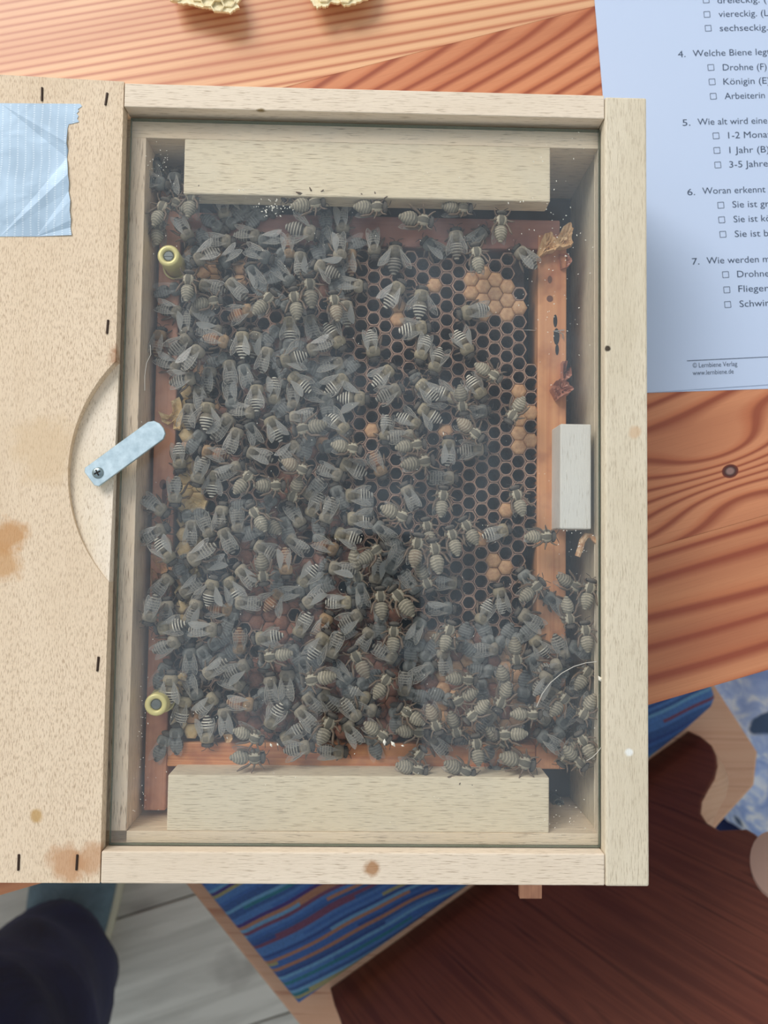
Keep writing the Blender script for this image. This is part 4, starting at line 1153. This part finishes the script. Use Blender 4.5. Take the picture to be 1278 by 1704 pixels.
# ================================================================ WAX COMB PIECES ON THE TABLE
m_pw = wax('pale_new_wax', srgb(226, 208, 156), srgb(244, 232, 196), .5, 700)
def wax_piece(outline, zedge, label, seed):
    r = random.Random(seed); pts = [at(x, y, zedge) for x, y in outline]
    y0 = min(p.y for p in pts); y1 = max(p.y for p in pts)
    def zz(y): return RIM + (zedge + (TZ + 3.0 - zedge) * (y - y0) / (y1 - y0)) * MM
    root = empty('wax_comb_piece', (pts[0].x, pts[0].y, RIM + TZ * MM), label=label, cat='wax')
    dens = []
    for a_, b_ in zip(pts, pts[1:] + pts[:1]):
        for k in range(5): q = a_.lerp(b_, k / 5); dens.append(Vector((q.x + r.uniform(-.3, .3) * MM, q.y + r.uniform(-.35, .35) * MM, 0)))
    top = [Vector((p.x, p.y, zz(p.y))) for p in dens]
    link('wax_sheet', mesh_bm('wax_sheet', prism_bm(top, [v - Vector((0, 0, .0012)) for v in top])), m_pw, root)
    poly = [(p.x, p.y) for p in pts]
    def inside(x, y):
        c = False
        for i in range(len(poly)):
            x1, y1_ = poly[i]; x2, y2 = poly[i - 1]
            if (y1_ > y) != (y2 > y) and x < (x2 - x1) * (y - y1_) / (y2 - y1_) + x1: c = not c
        return c
    xs = [p[0] for p in poly]; p_ = .0054; n = 0
    for i in range(int((max(xs) - min(xs)) / (p_ * .866)) + 1):
        for j in range(int((y1 - y0) / p_) + 2):
            x, y = min(xs) + i * p_ * .866, y0 + (j + (.5 if i % 2 else 0)) * p_
            if not (inside(x, y) and inside(x + .0016, y) and inside(x - .0016, y) and inside(x, y - .0016)): continue
            bm = bmesh.new(); R1, R2 = p_ / 1.732 * .99, p_ / 1.732 * .86; rings = []
            for (q, h) in ((R1, 0), (R1, .0012), (R2, .0013), (R2, .0001)): rings.append([bm.verts.new((q * math.cos(k * math.pi / 3), q * math.sin(k * math.pi / 3), h + r.uniform(-.0002, .0002))) for k in range(6)])
            for a_, b_ in zip(rings, rings[1:]):
                for k in range(6): bm.faces.new((a_[k], a_[(k + 1) % 6], b_[(k + 1) % 6], b_[k]))
            link('cell', mesh_bm('cell', bm), m_pw, root, loc=Vector((x, y, zz(y))) - Vector(root.location))
wax_piece([(282, -3), (300, 2), (318, 4), (330, 8), (345, 11), (357, 16), (372, 19), (384, 21), (388, 16), (397, 10), (393, 3), (400, -8), (392, -40), (350, -95), (300, -90), (275, -40)], -50, 'pale jagged wax comb piece on table above the top rail, the left one', 1)
wax_piece([(516, -4), (522, 8), (528, 13), (534, 9), (541, 12), (550, 2), (560, 4), (566, 1), (572, 8), (585, 5), (600, 0), (612, -6), (630, -50), (600, -95), (540, -95), (505, -50)], -51, 'pale jagged wax comb piece on table above the top rail, the right one', 2)

# ================================================================ CHAIR
SZ = -352.0
def chair_wood(name, a, b, d, sc=1.0, ang=0):
    n = NT(name); v = n.coord((6 * sc, 260 * sc, 6), rot=(0, 0, ang)); g = n.noise(v, 1, 3, .55, .5); bl = n.noise(n.coord((9, 9, 9)), 1, 3, .6)
    c = n.ramp(g, [(.32, a), (.55, b), (.72, d)]); c = n.mix(n.ramp(bl, [(.5, (0, 0, 0)), (.85, (.5,) * 3)]), c, d); n.base(c); n.set(Roughness=.42); return n.m
m_seat = chair_wood('worn_seat_wood', srgb(214, 164, 130), srgb(222, 176, 142), srgb(190, 132, 100), ang=.75)
m_seatedge = chair_wood('seat_side', srgb(190, 110, 72), srgb(176, 96, 60), srgb(150, 78, 50))
m_back = chair_wood('dark_stained_backrest', srgb(104, 54, 44), srgb(126, 70, 54), srgb(76, 36, 32), ang=.95)
m_worn = chair_wood('worn_edge_wood', srgb(204, 160, 128), srgb(214, 174, 144), srgb(180, 130, 100))
seat_px = [(499, 1708), (312, 1476), (120, 1245), (880, 700), (1092, 985), (1190, 1140), (1262, 1252), (1256, 1308), (1198, 1372), (1150, 1430), (700, 1760), (560, 1790)]
zc = RIM + SZ * MM
sc_ = at(700, 1300, SZ)
chair = empty('chair', (sc_.x, sc_.y, 0), label='wooden plank chair with dark red-brown carved backrest, standing on the floor below the hive', cat='chair')
top = [at(x, y, SZ) for x, y in seat_px]; bm = prism_bm(top, [p - Vector((0, 0, .026)) for p in top], .003)
link('seat', mesh_bm('seat', bm), m_seat, chair)
bl0, bl1 = at(556, 1638, SZ), at(1146, 1215, SZ); bd = (bl1 - bl0).normalized(); back = Vector((bd.y, -bd.x, 0))
if back.y > 0: back = -back
upv = (Vector((0, 0, math.cos(.26))) + back * math.sin(.26)).normalized(); bn = bd.cross(upv).normalized()
back_px = [(548, 1644), (1146, 1215), (1166, 1224), (1184, 1239), (1192, 1256), (1194, 1274), (1189, 1295), (1178, 1314), (1168, 1333), (1166, 1352), (1176, 1368), (1196, 1380), (1222, 1379), (1242, 1378), (1256, 1386), (1272, 1402), (1290, 1430), (1330, 1475), (1390, 1500), (1450, 1560), (1470, 1680), (1380, 1820), (1210, 1900), (1010, 1960), (820, 2010), (640, 1990), (520, 1920), (480, 1840), (520, 1790), (562, 1770), (572, 1730), (566, 1700), (555, 1672)]
bp = [at_plane(x, y, bl0, bn) for x, y in back_px]
if bn.dot(Vector((0, 0, 1))) < 0: bn = -bn
th = .019
bm = prism_bm([p for p in bp], [p - bn * th for p in bp], .002)
for f in bm.faces:
    if abs(f.normal.dot(bn)) < .5: f.material_index = 1
link('backrest', mesh_bm('backrest', bm), [m_back, m_worn], chair)
ov = at_plane(1292, 1440, bl0, bn) ; e1 = (at_plane(1262, 1396, bl0, bn) - at_plane(1284, 1478, bl0, bn)).normalized(); e2 = bn.cross(e1)
bm = prism_bm([ov + bn * .0015 + e1 * (.026 * math.cos(t)) + e2 * (.015 * math.sin(t)) for t in [k * math.pi / 14 for k in range(28)]], [ov + e1 * (.027 * math.cos(t)) + e2 * (.016 * math.sin(t)) for t in [k * math.pi / 14 for k in range(28)]])
link('worn_scroll', mesh_bm('worn_scroll', bm), plain('pinkish_worn_wood', srgb(206, 172, 156), .6), chair)
for (x, y, dx, dy) in ((430, 1560, -40, 40), (240, 1280, -60, -30), (980, 960, 30, -50), (1180, 1300, 40, 10)):
    p = at(x, y, SZ); q = at(x + dx, y + dy, SZ); bm = tube_bm([Vector((p.x, p.y, zc - .024)), Vector((q.x, q.y, 0.0))], [.017, .011], 12); link('leg', mesh_bm('leg', bm, True), m_seatedge, chair)
# woven cushion
cn = NT('striped_weave'); q0 = at(700, 1500, -330); q1 = at(1000, 1345, -330); ca = math.atan2(q1.y - q0.y, q1.x - q0.x)
cv = cn.coord((1, 1, 1), rot=(0, 0, -ca)); sp = cn.add('ShaderNodeSeparateXYZ'); cn.L(cv, sp.inputs[0])
wv = cn.noise(cn.coord((6, 6, 6)), 1, 2, .5); yy = cn.math('ADD', sp.outputs[1], cn.math('MULTIPLY', wv, .030))
fl = cn.math('FLOOR', cn.math('MULTIPLY', yy, 400)); wn_ = cn.add('ShaderNodeTexWhiteNoise', noise_dimensions='2D'); cx2 = cn.add('ShaderNodeCombineXYZ')
seg = cn.math('FLOOR', cn.math('ADD', cn.math('MULTIPLY', sp.outputs[0], 5.5), cn.math('MULTIPLY', fl, .37)))
cn.L(fl, cx2.inputs[0]); cn.L(seg, cx2.inputs[1]); cn.L(cx2.outputs[0], wn_.inputs['Vector'])
c = cn.ramp(wn_.outputs['Value'], [(0, srgb(72, 104, 154)), (.22, srgb(92, 134, 186)), (.40, srgb(66, 92, 146)), (.52, srgb(122, 172, 198)), (.62, srgb(78, 116, 174)), (.76, srgb(64, 132, 142)), (.82, srgb(134, 84, 104)), (.87, srgb(178, 168, 116)), (.91, srgb(86, 70, 128)), (.95, srgb(190, 136, 104)), (1, srgb(62, 96, 152))], 'CONSTANT')
tw = cn.noise(cn.coord((900, 900, 900)), 1, 1, .5); c = cn.mix(.35, c, cn.ramp(tw, [(.3, srgb(40, 60, 100)), (.7, srgb(130, 160, 196))]), 'OVERLAY')
cn.base(c); cn.set(Roughness=.9); cn.bump(cn.math('ADD', cn.math('FRACT', cn.math('MULTIPLY', yy, 400)), tw), .6, .0015)
cz = -330.0
cpx = [(496, 1676), (333, 1476), (150, 1262), (860, 720), (1060, 962), (1188, 1142), (1194, 1162), (1188, 1178), (1150, 1212), (1000, 1330), (820, 1450)]
top = [at(x, y, cz) for x, y in cpx]; bm = prism_bm(top, [Vector((p.x, p.y, zc + .0005)) for p in top], .007)
link('seat_cushion', mesh_bm('seat_cushion', bm, True), cn.m, label='flat seat cushion woven in blue, teal, red and yellow stripes, on the plank chair', cat='cushion')

# ================================================================ PERSON (only a trouser leg and shoe are in view)
def fabric(name, a, b, sc=60, rough=.9, bump=.5):
    n = NT(name); z = n.noise(n.coord((sc, sc, sc * .4)), 1, 4, .6, 1.0); w = n.noise(n.coord((1800,) * 3), 1, 2, .5)
    n.base(n.mix(n.math('MULTIPLY', w, .3), n.ramp(z, [(.3, a), (.75, b)]), b)); n.set(Roughness=rough); n.bump(z, bump, .004); return n.m
pf = at(100, 1600, FZ + 60)
person = empty('person', (pf.x, pf.y, 0), label='person standing at lower left in navy trousers and grey-blue canvas shoes, only one leg showing', cat='person')
bm = bmesh.new(); rings = []
path = [(96, 1604, -752, .080, .076), (94, 1606, -720, .079, .076), (86, 1618, -660, .077, .075), (70, 1645, -580, .075, .074), (42, 1685, -480, .075, .076), (5, 1740, -380, .078, .082), (-60, 1830, -280, .086, .090), (-150, 1960, -190, .094, .098), (-280, 2150, -100, .100, .104)]
rl = random.Random(4)
for i in range(len(path) - 1):
    for k in range(5):
        a_, b_ = path[i], path[i + 1]; t = k / 5; v = [a_[j] + (b_[j] - a_[j]) * t for j in range(5)]
        c_ = at(v[0], v[1], v[2]); ring_ = []
        for s in range(36):
            th_ = 2 * math.pi * s / 36; f_ = 1 + .085 * noise.noise(Vector((math.cos(th_) * 1.6, math.sin(th_) * 1.6, v[2] * .012))) + .03 * math.sin(th_ * 3 + v[2] * .03)
            ring_.append(bm.verts.new((c_.x + v[3] * f_ * math.cos(th_), c_.y + v[4] * f_ * math.sin(th_), c_.z + .006 * math.sin(th_ * 2 + 1))))
        rings.append(ring_)
for a_, b_ in zip(rings, rings[1:]):
    for s in range(36): bm.faces.new((a_[s], a_[(s + 1) % 36], b_[(s + 1) % 36], b_[s]))
bm.faces.new(rings[-1])
inner = [[bm.verts.new(Vector((v.co.x, v.co.y, v.co.z)) * 1.0) for v in rings[0]]]
cc0 = sum((v.co for v in rings[0]), Vector()) / 36
for v in inner[0]: v.co = cc0 + (v.co - cc0) * .95 + Vector((0, 0, .02))
for s in range(36): bm.faces.new((rings[0][(s + 1) % 36], rings[0][s], inner[0][s], inner[0][(s + 1) % 36]))
bm.faces.new(inner[0])
link('trouser_leg', mesh_bm('trouser_leg', bm, True), fabric('navy_cotton', srgb(20, 24, 46), srgb(40, 46, 88), 14, .95, .5), person)
# shoe: lofted upper, separate sole
hl, to = at(105, 1668, FZ), at(150, 1362, FZ); fd = (to - hl); SL = fd.length; fd.normalize(); sd = Vector((fd.y, -fd.x, 0))
def foot_w(t): return (.030 + .026 * math.sin(min(1, t * 1.25) * math.pi / 2)) * (1 if t < .8 else math.sqrt(max(0, 1 - ((t - .8) / .2) ** 2) * .999 + .001)) * (math.sqrt(max(.02, 1 - ((.08 - t) / .08) ** 2)) if t < .08 else 1)
def loft(z0, hfun, grow, top_scale, nm, m, parent):
    bm = bmesh.new(); rs = []
    for i in range(25):
        t = i / 24; w_ = foot_w(t) + grow; h_ = hfun(t); c_ = hl + fd * (SL * t); r_ = []
        for (a_, zz_) in ((-1, 0), (-1.02, .35), (-.93 * top_scale, .75), (-.6 * top_scale, .95), (0, 1), (.6 * top_scale, .95), (.93 * top_scale, .75), (1.02, .35), (1, 0)):
            r_.append(bm.verts.new(Vector((c_.x, c_.y, z0)) + sd * (w_ * a_) + Vector((0, 0, h_ * zz_))))
        rs.append(r_)
    for a_, b_ in zip(rs, rs[1:]):
        for k in range(8): bm.faces.new((a_[k], a_[k + 1], b_[k + 1], b_[k]))
        bm.faces.new((a_[8], a_[0], b_[0], b_[8]))
    bm.faces.new(rs[0][::-1]); bm.faces.new(rs[-1]); bmesh.ops.recalc_face_normals(bm, faces=bm.faces[:])
    return link(nm, mesh_bm(nm, bm, True), m, parent)
loft(0.0, lambda t: .024, .004, 1.0, 'shoe_sole', plain('off_white_rubber', srgb(190, 188, 168), .6), person)
sh = loft(.022, lambda t: .085 - .055 * min(1, max(0, (t - .3) / .5)), -.001, .85, 'shoe', fabric('grey_blue_canvas', srgb(78, 100, 114), srgb(104, 128, 142), 50, .85, .2), person)
for k in range(4):
    c_ = hl + fd * (SL * (.42 + k * .055)); z_ = .108 - .055 * min(1, max(0, (.42 + k * .055 - .3) / .5))
    bm = tube_bm([Vector((c_.x, c_.y, z_ - .012)) + sd * -.024, Vector((c_.x, c_.y, z_ + .003)) , Vector((c_.x, c_.y, z_ - .012)) + sd * .024], .0028, 6); link('lace', mesh_bm('lace', bm, True), plain('shoe_lace', srgb(130, 150, 160), .8), sh, loc=tuple(-parent_loc(sh)))

# ================================================================ BAG ON THE FLOOR (right)
bc = at(1245, 1245, FZ + 130)
bag = empty('bag', (bc.x, bc.y, 0), label='slumped pale blue and white patterned cloth bag on the floor beyond the chair seat', cat='bag')
bn_ = NT('pale_blue_print'); z1 = bn_.noise(bn_.coord((38,) * 3), 1, 3, .6, 1.2); z2 = bn_.noise(bn_.coord((22,) * 3, loc=(3, 1, 4)), 1, 2, .5)
c = bn_.ramp(z1, [(.35, srgb(150, 176, 230)), (.5, srgb(182, 204, 244)), (.62, srgb(232, 240, 252))]); c = bn_.mix(bn_.ramp(z2, [(.62, (0, 0, 0)), (.66, (1, 1, 1))]), c, srgb(74, 96, 128)); bn_.base(c); bn_.set(Roughness=.9)
def lump(cx_, cy_, cz_, rx_, ry_, rz_, seed, nm, m, parent, rot=0):
    bm = bmesh.new(); bmesh.ops.create_uvsphere(bm, u_segments=40, v_segments=24, radius=1)
    for v in bm.verts:
        d_ = v.co.normalized(); k = 1 + .16 * noise.noise(d_ * 1.7 + Vector((seed, 0, 0))) + .05 * noise.noise(d_ * 5 + Vector((0, seed, 0)))
        q = Vector((math.copysign(abs(d_.x) ** .8, d_.x) * rx_, math.copysign(abs(d_.y) ** .8, d_.y) * ry_, max(math.copysign(abs(d_.z) ** .8, d_.z), -.93) * rz_)) * k
        q = Matrix.Rotation(rot, 3, 'Z') @ q; v.co = (cx_ + q.x, cy_ + q.y, max(cz_ + q.z, .001))
    return link(nm, mesh_bm(nm, bm, True), m, parent)
lump(bc.x + .01, bc.y + .0, .10, .075, .135, .11, 3, 'cloth_body', bn_.m, bag, .3)
q_ = at(1262, 1372, FZ + 120)
lump(q_.x + .03, q_.y - .01, .07, .095, .05, .09, 8, 'navy_panel', fabric('navy_cloth', srgb(20, 32, 72), srgb(32, 52, 104), 30), bag, .25)
hb = [Vector((bc.x - .03, bc.y + .02, .19)), Vector((bc.x - .02, bc.y + .05, .25)), Vector((bc.x + .03, bc.y + .06, .27)), Vector((bc.x + .06, bc.y + .03, .2))]

# ================================================================ PHONE that takes the picture (its reflection darkens the glass)
m_phone = plain('black_phone', srgb(14, 14, 16), .35)
ph = empty('phone', (0, 0, RIM + CH), label='black smartphone held above the hive, mirrored as a dark patch in its glass', cat='phone')
ph.rotation_euler = cam.rotation_euler
bm = box_bm(-.034, .040, -.152, .012, .0032, .0115, .003); o = bpy.data.objects.new('case', mesh_bm('case', bm)); o.data.materials.append(m_phone); col.objects.link(o); o.parent = ph
bm = cyl_bm(0, 0, .0016, .0034, .0070, 28, .0052); o = bpy.data.objects.new('lens_ring', mesh_bm('lens_ring', bm)); o.data.materials.append(m_phone); col.objects.link(o); o.parent = ph
